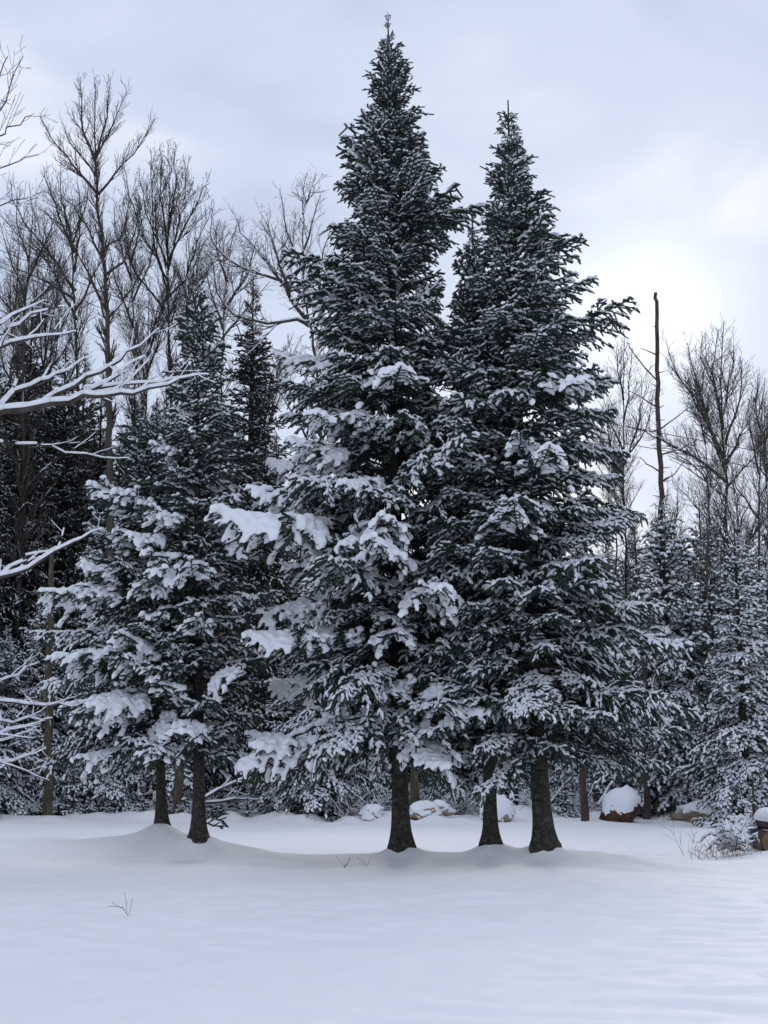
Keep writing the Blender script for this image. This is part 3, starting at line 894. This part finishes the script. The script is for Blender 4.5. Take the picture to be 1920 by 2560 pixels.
drawn_tree('slender bare tree just beside the outer boughs of the leaning fir', 10, 53, c3,
    [(710, 2500), (705, 1600), (690, 1200), (695, 900), (695, 600), (695, 340)],
    [[(690, 1250), (780, 1000), (830, 780), (850, 600)], [(692, 1150), (600, 950), (560, 800)], [(693, 950), (740, 700), (750, 480)], [(690, 1300), (580, 1150), (530, 1000)], [(693, 800), (660, 600), (650, 440)], [(695, 1200), (850, 1000), (890, 750)]],
    0.08, 'bark_twig', gap=0.38, kid=0.44, up=0.45, kmax=1.5, rl=0.03)
drawn_tree('bare tree rising straight up behind the log pile', 11, 52, c3,
    [(1590, 2600), (1595, 1900), (1600, 1400), (1610, 1000), (1640, 650)],
    [[(1600, 1300), (1540, 1000), (1530, 820)], [(1605, 1100), (1700, 850), (1720, 700)], [(1600, 1450), (1720, 1200), (1800, 1000)], [(1608, 1000), (1570, 800), (1590, 650)], [(1600, 1600), (1450, 1400), (1400, 1200)]],
    0.10, gap=0.38, kid=0.44, up=0.4, kmax=1.7, snow=0.35)
drawn_tree('low forked bare tree behind the snowy fir at the broken pole', 12, 50, c3,
    [(1240, 2500), (1250, 1700), (1270, 1500), (1240, 1300), (1130, 1100), (1080, 950)],
    [[(1270, 1500), (1320, 1350), (1330, 1200)], [(1250, 1350), (1180, 1250), (1060, 1180), (980, 1080)], [(1255, 1600), (1120, 1450), (1030, 1350)]],
    0.11, gap=0.38, kid=0.44, up=0.35, kmax=1.6, snow=0.3)
# the broken pole
B = Bare(21)
Ys = 51
tp = curve_pts([(965, 2600), (955, 1900), (945, 1450), (935, 1250), (925, 1000), (920, 700), (915, 400), (912, 150), (908, 85)], Ys, 0, c3)
tp[0].z = gz(tp[0].x, Ys) - 0.2
root = bare_root('dead_tree', tp[0].x, Ys, 'tall dead tree, a bare broken pole with short stubs and a few limbs', 'dead tree')
B.limb(tp, 0.15, 0.062, 0, 99, main=True, wob=0.5, start=2)
for lm in [[(912, 500), (860, 480), (805, 455)], [(910, 665), (840, 590), (780, 520), (735, 450), (720, 420)], [(915, 850), (820, 790), (725, 740)], [(930, 1005), (1050, 920), (1170, 820)],
           [(935, 1170), (1080, 1130), (1200, 1060)], [(930, 1280), (850, 1230), (800, 1185)], [(935, 1350), (1040, 1290), (1120, 1180)]]:
    B.limb(curve_pts(lm, Ys, B.r.uniform(-.8, .8), c3), 0.030, 0.010, 1, 0.8, kid=0.2, start=0.5, snow=0.3, kmax=0.5)
for q in range(46):
    zz = B.r.uniform(4.5, tp[-1].z - 0.1)
    a = B.r.uniform(0, 6.28); ax = interp_axis(tp, zz)
    e0 = ax + Vector((math.cos(a), math.sin(a), B.r.uniform(-.2, .5))) * B.r.uniform(0.18, 0.45)
    B.put([ax, ax.lerp(e0, .5), e0], [0.022, 0.016, 0.008], 5)
B.finish(root, 'bark_dead', 0.5)

# the near bare tree whose trunk stands outside the picture; its snow lined limbs reach in
B = Bare(31)
Yn = 20.5
root = bare_root('bare_tree', px_x(-95, Yn), Yn, 'near bare tree with long outstretched limbs lined with thick snow', 'tree')
tr = [Vector((px_x(-95, Yn), Yn, gz(px_x(-95, Yn), Yn) - .2)), P(-92, 600, Yn), P(-88, 380, Yn), P(-80, 200, Yn), P(-70, 40, Yn), P(-60, -80, Yn)]
B.limb(tr, 0.22, 0.05, 2, 0.9, main=True, start=0.7, wob=0.5)
for pix, cv, r0, sl, sn in [
    ([(-480, 2080), (-200, 1990), (0, 1930), (250, 1885), (440, 1850), (560, 1835), (700, 1822), (880, 1790), (1000, 1750), (1080, 1735)], c1, 0.062, -0.6, 1),
    ([(430, 1850), (520, 1800), (600, 1740), (700, 1670), (760, 1600)], c1, 0.030, 0.5, 1),
    ([(220, 1885), (390, 1790), (520, 1715), (620, 1660), (740, 1570), (820, 1500)], c1, 0.034, -0.9, 1),
    ([(-480, 2060), (-200, 1990), (0, 1890), (80, 1830), (200, 1770), (290, 1740), (400, 1680), (470, 1640)], c1, 0.045, 0.8, 1),
    ([(440, 1810), (620, 1790), (760, 1775), (900, 1755), (1020, 1735)], c1, 0.022, 0.9, 1),
    ([(-470, 1750), (-200, 1660), (0, 1595), (130, 1560), (260, 1530), (390, 1510)], c1, 0.040, -0.8, 1),
    ([(-470, 1640), (-200, 1560), (0, 1475), (60, 1440), (140, 1390), (230, 1350)], c1, 0.032, 0.6, .9),
    ([(-470, 1700), (-200, 1600), (0, 1520), (100, 1460), (250, 1400), (330, 1380)], c1, 0.030, 1.2, .9),
    ([(-545, 1500), (-250, 1400), (0, 1290), (150, 1230), (320, 1150), (440, 1080), (540, 1020), (610, 1000)], c4, 0.040, -0.4, 1),
    ([(-540, 1480), (-250, 1380), (0, 1275), (120, 1200), (250, 1140), (330, 1110)], c4, 0.030, 0.7, 1),
    ([(-545, 380), (-250, 440), (0, 485), (200, 510), (400, 545), (600, 570), (760, 580)], c4, 0.022, 3.0, .9),
    ([(-1060, 150), (-400, 220), (0, 262), (300, 280), (480, 290), (700, 270), (880, 282), (1000, 240)], c5, 0.026, 3.5, 1),
    ([(-1060, 420), (-400, 470), (0, 485), (300, 462), (590, 440)], c5, 0.024, 3.0, 1),
    ([(-1060, 900), (-400, 720), (0, 612), (250, 540), (500, 470)], c5, 0.026, 2.0, 1),
    ([(-1060, 1200), (-400, 1070), (0, 970), (300, 890), (520, 790)], c5, 0.030, 2.5, 1),
    ([(-1060, 840), (-400, 760), (0, 692), (250, 625), (470, 592)], c5, 0.020, 3.5, 1),
    ([(-1060, -300), (-400, -120), (0, 20), (200, -70), (420, -190)], c5, 0.022, 3.0, 1),
    ([(-470, 900), (-150, 640), (0, 380), (60, 250), (120, 85)], c1, 0.030, 1.0, .25),
    ([(-470, 900), (-200, 600), (0, 480), (90, 440), (165, 390)], c1, 0.024, -1.0, .25),
    ([(-470, 1000), (-200, 760), (0, 660), (100, 620), (200, 595)], c1, 0.024, 0.5, .25),
    ([(-450, 600), (-150, 350), (0, 180), (40, 85)], c1, 0.024, -0.5, .25),
    ([(-470, 1100), (-200, 950), (0, 860), (120, 820), (230, 780)], c1, 0.020, 0.9, .25)]:
    fine_ = sn < .5
    B.limb(curve_pts(pix, Yn, sl, cv), r0 * (.75 if fine_ else 1.1), 0.006, 2, 0.24 if fine_ else 0.5, kid=0.30, up=0.10, snow=sn, start=0.55, kmax=0.8, rmin=0.0035, wob=0.6)
B.finish(root, 'bark_grey', 3.0)

# a leaning dead stem behind the tallest fir
B = Bare(41)
Yl = 52
lp = curve_pts([(1650, 3900), (1640, 2300), (1560, 2000), (1430, 1800), (1300, 1640), (1230, 1480), (1120, 1360)], Yl, 3, c1)
lp[0].z = gz(lp[0].x, lp[0].y) - .2
root = bare_root('bare_tree', lp[0].x, lp[0].y, 'thin leaning bare tree, snow along its stem, behind the tallest fir')
B.limb(lp, 0.11, 0.016, 2, 0.9, kid=0.2, snow=1, main=True, start=0.35, kmax=0.9, wob=0.6)
B.finish(root, 'bark_grey', 1.5)

# trunks at the edge of the wood
def plain_trunk(px, Y, top, rad, label, mat='bark_grey', seed=1, lean=0.0, group=None, snow=0.25, stubs=8, name='bare_tree'):
    B = Bare(seed)
    b0 = Vector((px_x(px, Y), Y, 0)); b0.z = gz(b0.x, Y) - .15
    e0 = P(px + lean, top, Y)
    root = bare_root(name, b0.x, Y, label, 'tree', group)
    pts = [b0, b0.lerp(e0, .33), b0.lerp(e0, .66), e0]
    B.limb(pts, rad, rad * .45, 0, 99, main=True, start=2, wob=0.7)
    for q in range(stubs):
        f = B.r.uniform(.08, .98); p = b0.lerp(e0, f); a = B.r.uniform(0, 6.28)
        d = Vector((math.cos(a), math.sin(a), B.r.uniform(-.1, .5)))
        B.grow(p, d, B.r.uniform(.5, 1.6), rad * .22 + .004, 0, 2, 0.1, snow, 0.3)
    B.finish(root, mat, 1.6)
    return root
plain_trunk(54, 48.7, 545, 0.17, 'thick olive brown trunk with snow flecks at the edge of the wood', 'bark_tan', 51, -3, stubs=5)
plain_trunk(182, 49, 650, 0.19, 'stout pale brown trunk seen between the twin firs', 'bark_tan', 52, 0, stubs=4)
plain_trunk(414, 49, 650, 0.17, 'stout tan trunk showing just beside the tallest fir', 'bark_tan', 53, 0, stubs=4)
plain_trunk(581, 47, 690, 0.14, 'dark trunk between the brown boulder and the leaning fir', 'bark_dead', 54, 0, stubs=5)
plain_trunk(641, 48.5, 660, 0.13, 'dark trunk just behind the snow capped brown boulder', 'bark_dead', 55, 2, stubs=5)
plain_trunk(226, 55, 660, 0.12, 'nearly black trunk in the gap beside the twin firs', 'bark_dead', 56, 0, stubs=3)
plain_trunk(702, 48, 690, 0.055, 'thin pale upright sapling stem behind the snowy bushes', 'bark_grey', 57, -3, stubs=3)
GT = 'thin trunks standing in the wood'
THIN, POSTPONED = [], []
LT = 'thin dark trunk among the snowy undergrowth of the wood'
for q, (px, Y, w) in enumerate([(8, 52, .07), (30, 56, .06), (82, 53, .05), (100, 57, .08), (122, 51, .06), (140, 55, .05), (217, 54, .06), (236, 57, .09), (268, 52, .09), (310, 56, .06), (330, 52, .04), (366, 54, .07), (383, 57, .05), (430, 53, .05), (446, 58, .07), (462, 55, .05), (508, 54, .06), (530, 57, .08), (556, 53, .05), (568, 57, .06), (607, 54, .05), (668, 53, .06), (690, 57, .07), (722, 54, .06), (748, 58, .05)]):
    lab = 'thin dark trunk in the wood ' + near_what(px)
    if q < 8:
        THIN.append(plain_trunk(px, Y, rr.uniform(560, 680), w, lab, 'bark_dead', 100 + q, rr.uniform(-8, 8), GT, 0.35, 7))
    else:
        POSTPONED.append((px, Y, lab))

# understorey shrubs and fallen branches
def shrub(px, Y, h, label, seed, group, snow=0.8, spread=0.9, stems=6, mat='bark_twig', sr=3.0, name='bare_shrub'):
    B = Bare(seed)
    x = px_x(px, Y); z = gz(x, Y)
    root = bare_root(name, x, Y, label, 'shrub', group)
    for q in range(stems):
        a = B.r.uniform(0, 6.28)
        d = Vector((math.cos(a) * spread, math.sin(a) * spread, B.r.uniform(.6, 1.3)))
        B.grow(Vector((x, Y, z - .03)), d, h * B.r.uniform(.6, 1.1), 0.014, 0, 2, 0.12, snow, 0.22, 0.005)
    B.finish(root, mat, sr)
    return root
def copy_thing(src, x, y, rot, sc, label):
    r_ = src.copy(); COL.objects.link(r_); r_.location = (x, y, gz(x, y)); r_.rotation_euler = (0, 0, rot); r_.scale = (sc, sc, sc); r_['label'] = label
    for ch in list(src.children):
        c = ch.copy(); COL.objects.link(c); c.parent = r_
        for g_ in list(ch.children):
            d = g_.copy(); COL.objects.link(d); d.parent = c
    return r_
GU = 'snowy bushes at the edge of the wood'
LU = 'leafless bush coated in snow at the edge of the wood'
for px, Y, lab in POSTPONED:
    copy_thing(rr.choice(THIN), px_x(px, Y), Y, rr.uniform(0, 6.28), rr.uniform(.8, 1.2), lab)
BACK = [o for o in bpy.data.objects if o.get('label', '').startswith(('spreading bare tree', 'bare tree with a fan', 'bare vase shaped', 'thin bare tree filling', 'bare tree of fine'))]
BACK.sort(key=lambda o: o['label'])
for q, (px, Y, k, sc) in enumerate([(25, 60, 0, .9), (62, 63, 2, .95), (140, 61, 0, .9), (180, 64, 3, 1.05), (222, 60, 2, .85), (262, 63, 0, .8), (-10, 62, 3, .95), (345, 64, 3, .8), (630, 60, 3, .62), (672, 63, 2, .75), (715, 60, 4, .8), (745, 64, 2, .8), (775, 60, 3, .7), (610, 64, 4, .72), (45, 57, 2, .66), (95, 59, 0, .62), (125, 57, 3, .66), (160, 60, 2, .6), (190, 58, 0, .58), (235, 59, 3, .6), (280, 60, 2, .6), (20, 58, 3, .6), (310, 61, 0, .55)]):
    src = BACK[k]
    c_ = copy_thing(src, px_x(px, Y), Y, rr.uniform(1, 5.3), sc, 'bare tree deep in the wood ' + near_what(px))
    c_['group'] = 'bare trees deep in the wood'
SHR = []
for q in range(58):
    px = -12 + q * 13.7 + rr.uniform(-6, 6)
    Y = rr.uniform(48.6, 52.5)
    lab = 'leafless bush coated in snow ' + near_what(px)
    if q < 9:
        SHR.append(shrub(px, Y, rr.uniform(0.8, 1.6), lab, 200 + q, GU, 0.75, stems=6, mat='bark_dead'))
    else:
        copy_thing(SHR[rr.randrange(9)], px_x(px, Y), Y, rr.uniform(0, 6.28), rr.uniform(.6, 1.15), lab)

def fallen(p0, p1, rad, label, seed, group=None):
    B = Bare(seed)
    root = bare_root('fallen_branch', p0.x, p0.y, label, 'branch', group)
    B.limb([p0, p0.lerp(p1, .5) + Vector((0, 0, .05)), p1], rad, rad * .5, 1, 0.7, kid=0.25, snow=1.0, main=True, start=.3, kmax=.9, wob=.6)
    B.finish(root, 'bark_grey', 2.5)
GF = 'fallen snow covered branches in the wood'
LF = 'fallen branch covered with snow lying in the wood'
for q, (xa, ya, xb, yb, Y, w) in enumerate([(205, 798, 258, 772, 48.5, .05), (206, 803, 262, 800, 49, .045), (150, 812, 200, 790, 50, .04), (222, 790, 268, 806, 50.5, .04), (430, 800, 475, 778, 53, .05), (355, 812, 395, 790, 50.5, .05), (92, 800, 124, 786, 49.5, .04), (548, 806, 580, 770, 51, .045), (598, 806, 616, 775, 48.3, .05), (5, 800, 50, 782, 50.5, .05), (690, 792, 726, 770, 48.5, .04)]):
    a, b_ = P(xa, ya, Y), P(xb, yb, Y + 1)
    a.z = max(gz(a.x, a.y), a.z) if a.z < gz(a.x, a.y) + .5 else a.z
    fallen(a, b_, w, 'fallen branch covered with snow ' + near_what((xa + xb) / 2), 300 + q, GF)

# ------------------------------------------------------------------ stones, log pile, bushes, twigs
def blob(seed, sx, sy, sz, n=24, m=14, rough=0.14, flat=0.0):
    """a lumpy stone body, base at z 0"""
    th = np.linspace(0, math.pi, m)[:, None]; ph = (np.arange(n) * 2 * math.pi / n)[None, :]
    x = np.sin(th) * np.cos(ph); y = np.sin(th) * np.sin(ph); z = np.cos(th) * np.ones_like(ph)
    w1, w2, w3 = Waves(seed, 8, 0.7, 2.2), Waves(seed + 1, 8, 0.7, 2.2), Waves(seed + 2, 10, 0.25, 0.6)
    k = 1 + rough * 0.6 * (w1(x + z, y - z) + w2(y + z * .7, z * 1.3 - x)) + rough * 0.22 * w3(x - z, y + z)
    V = np.stack([x * k * sx, y * k * sy, z * k * sz], -1).reshape(-1, 3)
    j = (np.arange(m - 1) * n)[:, None]; q = np.arange(n)[None, :]; q2 = (q + 1) % n
    return V, np.stack([j + q, j + n + q, j + n + q2, j + q2], -1).reshape(-1, 4)

def boulder(px, Y, w, h, label, seed, mat, cap=True, tilt=0.0, dx=0.0, cover=0.35):
    x = px_x(px, Y); z = gz(x, Y)
    V, Q = blob(seed, w / 2, w * .42, h * .62, 36, 20)
    V[:, 2] += h * .38 + tilt * V[:, 0]
    o = link('boulder', mesh('boulder', V, Q, [mat]), None, (x, Y, z - .03))
    tag(o, label, 'boulder')
    if cap:
        C = V.copy()
        n, m = 36, 20
        keep = int(m * cover) 
        aa = np.arange(n) * 2 * math.pi / n; edge = 1.5 * np.sin(2 * aa + seed) + 0.9 * np.sin(5 * aa + 2 * seed) + 0.5 * np.sin(9 * aa)
        rows = V.reshape(m, n, 3)
        top = []
        for r_ in range(m):
            f = np.clip((keep + edge - r_) / 3.0, 0, 1)            # 1 well under the snow, 0 bare
            thick = 0.16 * h / 0.7 * np.sqrt(f)
            cen = rows.mean((0, 1))
            outw = unit(rows[r_] - cen)
            top.append(rows[r_] + outw * (thick * 0.35 - 0.03 * (f <= 0))[:, None] + UP * (thick * 0.8)[:, None])
        Cv = np.concatenate(top)
        s = link('snow', mesh('snow', Cv, Q, ['snow']), o)
    return o
boulder(617, 47.2, 1.22, 0.78, 'rusty brown boulder under a thick cap of snow', 61, 'stone_brown', tilt=0.25, cover=0.46)
boulder(496, 47.6, 0.95, 0.72, 'boulder almost buried in snow behind the slim trunk', 64, 'stone_tan', cover=0.7)
boulder(702, 47.5, 2.0, 0.5, 'low tan mound with thin snow near the log pile', 67, 'stone_tan', cover=0.42)
for q, (px, Y, w, h) in enumerate([(372, 48.6, .7, .4), (422, 48.4, .9, .45), (438, 48.8, .8, .35)]):
    boulder(px, Y, w, h, 'snow covered stone heap beside the stout tan trunk', 70 + 3 * q, 'stone_tan', cover=0.85)['group'] = 'snow covered stones by the tan trunk'

# log pile at the picture edge
YL = 29.0
lx0 = px_x(752, YL)
def log_piece(x, z, rad, length, label, seed, topsnow):
    r = np.random.default_rng(seed)
    k = 16
    a = np.arange(k) * 2 * math.pi / k
    wob = 1 + 0.05 * np.sin(3 * a + seed) + r.normal(0, .02, k)
    S = Soup()
    ring = lambda y, f: np.stack([rad * f * wob * np.cos(a), np.full(k, y), rad * f * wob * np.sin(a)], -1)
    V = np.concatenate([ring(0, .96), ring(.02, 1), ring(length - .02, 1), ring(length, .96), [[0, -0.004, 0]], [[0, length + .004, 0]]])
    T, mi = [], []
    for j in range(3):
        for q in range(k):
            q2 = (q + 1) % k
            T += [(j * k + q, (j + 1) * k + q, (j + 1) * k + q2), (j * k + q, (j + 1) * k + q2, j * k + q2)]; mi += [0, 0]
    for q in range(k):
        q2 = (q + 1) % k
        T += [(4 * k, q, q2), (4 * k + 1, 3 * k + q2, 3 * k + q)]; mi += [1, 1]
    y = YL
    o = link('log', mesh('log', V, np.array(T), ['bark_dead', 'log_end'], mi), None, (x, y, z))
    tag(o, label, 'log')
    if topsnow:
        n = 9
        rows = []
        for jy in np.linspace(-0.05, length + .05, 9):
            aa = np.linspace(R(200), R(-20), n)
            th = 0.11 * np.sin(np.linspace(0.12, math.pi - .12, n)) * (0.55 if jy < 0 or jy > length else 1) * r.uniform(.9, 1.1)
            rows.append(np.stack([(rad * 1.01 + .03 * np.sin(np.linspace(0, math.pi, n))) * np.cos(aa) * 1.05, np.full(n, jy), np.maximum(rad * np.sin(aa), .3 * rad) + th], -1))
        Vt = np.concatenate(rows)
        Vb = Vt.copy(); Vb[:, 2] = np.minimum(Vb[:, 2] - .04, rad * .5)
        j = (np.arange(8) * n)[:, None]; q = np.arange(n - 1)[None, :]
        F = np.stack([j + q, j + q + 1, j + n + q + 1, j + n + q], -1).reshape(-1, 4)
        fr = np.array([[q, q + 9 * n, q + 1 + 9 * n, q + 1] for q in range(n - 1)]); bk = fr + 8 * n
        sd1 = np.array([[jj * n, (jj + 1) * n, (jj + 1) * n + 9 * n, jj * n + 9 * n] for jj in range(8)]); sd2 = sd1 + n - 1
        s = link('snow', mesh('snow', np.concatenate([Vt, Vb]), np.concatenate([F, fr, bk[:, ::-1], sd1, sd2[:, ::-1]]), ['snow']), o)
    return o
gl = gz(lx0 + .25, YL)
log_piece(lx0 + 0.22, gl + 0.17, 0.20, 1.1, 'big round log in the bottom of the snowy log pile', 1, False)
log_piece(lx0 + 0.64, gl + 0.17, 0.20, 1.1, 'second bottom log of the pile, beside the big round one', 2, False)
log_piece(lx0 + 0.36, gl + 0.52, 0.165, 1.15, 'upper log of the pile wearing a flat slab of snow', 3, True)

# snowy bush and little fir by the log pile
GJ = 'low snowy bushes by the log pile'
def snowy_bush(px, Y, w, h, seed, label):
    r = np.random.default_rng(seed); rg = random.Random(seed)
    x = px_x(px, Y); z = gz(x, Y)
    root = bare_root('evergreen_bush', x, Y, label, 'bush')
    C, S = Soup(), Soup()
    for q in range(26):
        B_ = FAR[rg.choice((0, 1))]
        a = rg.uniform(0, 6.28); ln = w * .5 * rg.uniform(.7, 1.1); sc = ln / B_['L']
        Mx = Matrix.Translation((0, 0, .05 + rg.uniform(0, h * .35))) @ Matrix.Rotation(a, 4, 'Z') @ Matrix.Rotation(-R(rg.uniform(5, 65)), 4, 'Y') @ Matrix.Scale(sc, 4)
        V, T, mi = B_['soup']; C.add(xf(Mx, V), T, mi)
        p0, p1 = xf(Mx, B_['p0']), xf(Mx, B_['p1'])
        V, T = spindles(p0, p1, r.uniform(.02, .045, len(p0)), 6, lift=.8, rng=r); S.add(V, T)
    V, T, mi = C.arrays(); c = link('foliage', mesh('foliage', V, T, ['needles', 'dry_stalk'], mi, False), root)
    V, T, _ = S.arrays(); s = link('snow', remeshed('snow', V, T, .022, ['snow'], 2), c); s['kind'] = 'stuff'
snowy_bush(727, 28.6, 1.0, 0.62, 81, 'round evergreen bush heaped with snow beside the log pile')
snowy_bush(742, 30.2, 0.8, 0.8, 82, 'smaller snow heaped evergreen bush behind the log pile')
ms = fir_meshes(9, 1.6, 0.42, 0.5, gap=0.3, per=4)
place_conifer(ms, px_x(747, 30.6), 30.6, 'tiny fir with fat clumps of snow standing behind the log pile', None, sc=1.0)

def stalks(px, Y, n, h, label, seed, group, spread=.35, lean=0.25):
    B = Bare(seed)
    x = px_x(px, Y); z = gz(x, Y)
    root = bare_root('dry_weed', x, Y, label, 'weed', group)
    for q in range(n):
        a, b_ = B.r.gauss(0, spread), B.r.gauss(0, spread)
        d = Vector((B.r.gauss(0, lean), B.r.gauss(0, lean), 1))
        p = Vector((x + a, Y + b_, gz(x + a, Y + b_) - .03))
        B.grow(p, d, h * B.r.uniform(.4, 1.1), .004, 1, 2, -.1, 0.0, .12, .0028)
    B.finish(root, 'dry_stalk')
GD = 'dry weeds poking out of the snow by the log pile'
LD = 'dry brown weed stalks poking out of the snow near the log pile'
for q, (px, Y, n, h, sp) in enumerate([(710, 28.0, 8, .30, .3), (700, 28.6, 4, .55, .3), (718, 27.8, 14, .22, .25), (692, 27.6, 4, .4, .2), (727, 28.1, 22, .30, .3), (738, 28.0, 12, .25, .25)]):
    stalks(px, Y, n, h, LD, 400 + q, GD, sp)
for q, (px, Y, n) in enumerate([(560, 49, 10), (575, 49.2, 14), (650, 48.6, 20), (672, 48.8, 22), (690, 48.4, 16)]):
    stalks(px, Y, n, .5, 'dry brush along the field edge near the brown boulder', 420 + q, 'dry brush along the field edge', .8, .5)

# twigs on the lawn
def twig(px, py_top, Y, h, label, seed, lean):
    B = Bare(seed)
    x = px_x(px, Y); z = gz(x, Y)
    root = bare_root('twig', x, Y, label, 'twig')
    B.grow(Vector((x, Y, z - .03)), Vector((lean, 0, 1)), h, .0045, 0, 1, 0.0, 0, h * .2, .0025)
    B.finish(root, 'bark_twig')
def ground_Y(py):
    Y = 10.0
    while Y < 40:
        a = P(384, py, Y)
        if a.z <= 0.0: return Y
        Y += .05
    return Y
twig(137, 0, ground_Y(907), 0.16, 'lone little twig poking out of the open snow', 91, -0.6)
twig(345, 0, 25.2, 0.07, 'little twig in the snow beside the tallest fir', 92, .3)
twig(368, 0, 25.3, 0.05, 'tiny twig at the snowy foot of the tallest fir', 93, -.4)
# stub bough low on the taller twin's trunk
B = Bare(95)
q5 = FIRS['f5']; p5 = P(201, 826, q5['Y'] - .05)
fir5 = [o for o in bpy.data.objects if o.get('label', '').startswith('taller of the twin')][0]
small = [b_ for k_, b_ in LIB if k_ == 0][2]
o = link('branch', small['mesh'], fir5)
o.matrix_local = Matrix.Translation(p5 - fir5.location) @ Matrix.Rotation(R(-12), 4, 'Z') @ Matrix.Rotation(R(-22), 4, 'Y') @ Matrix.Rotation(R(70), 4, 'X') @ Matrix.Scale(1.35, 4) @ Matrix.Scale(.55, 4, (0, 1, 0))

# overhead cables behind the firs
for dy, lab in ((0, 'upper thin dark overhead cable sagging behind the firs'), (17, 'lower thin dark overhead cable sagging behind the firs')):
    pts = [P(px, py + dy, 34) for px, py in [(-420, 60), (-150, 190), (0, 250), (108, 294), (210, 330), (304, 358), (460, 394), (628, 427), (768, 453), (1000, 490), (1300, 525)]]
    V, T = tubes(np.array([[tuple(p) for p in pts]]), np.full((1, len(pts)), .009), 5)
    tag(link('overhead_cable', mesh('overhead_cable', V, T, ['cable'])), lab, 'cable')
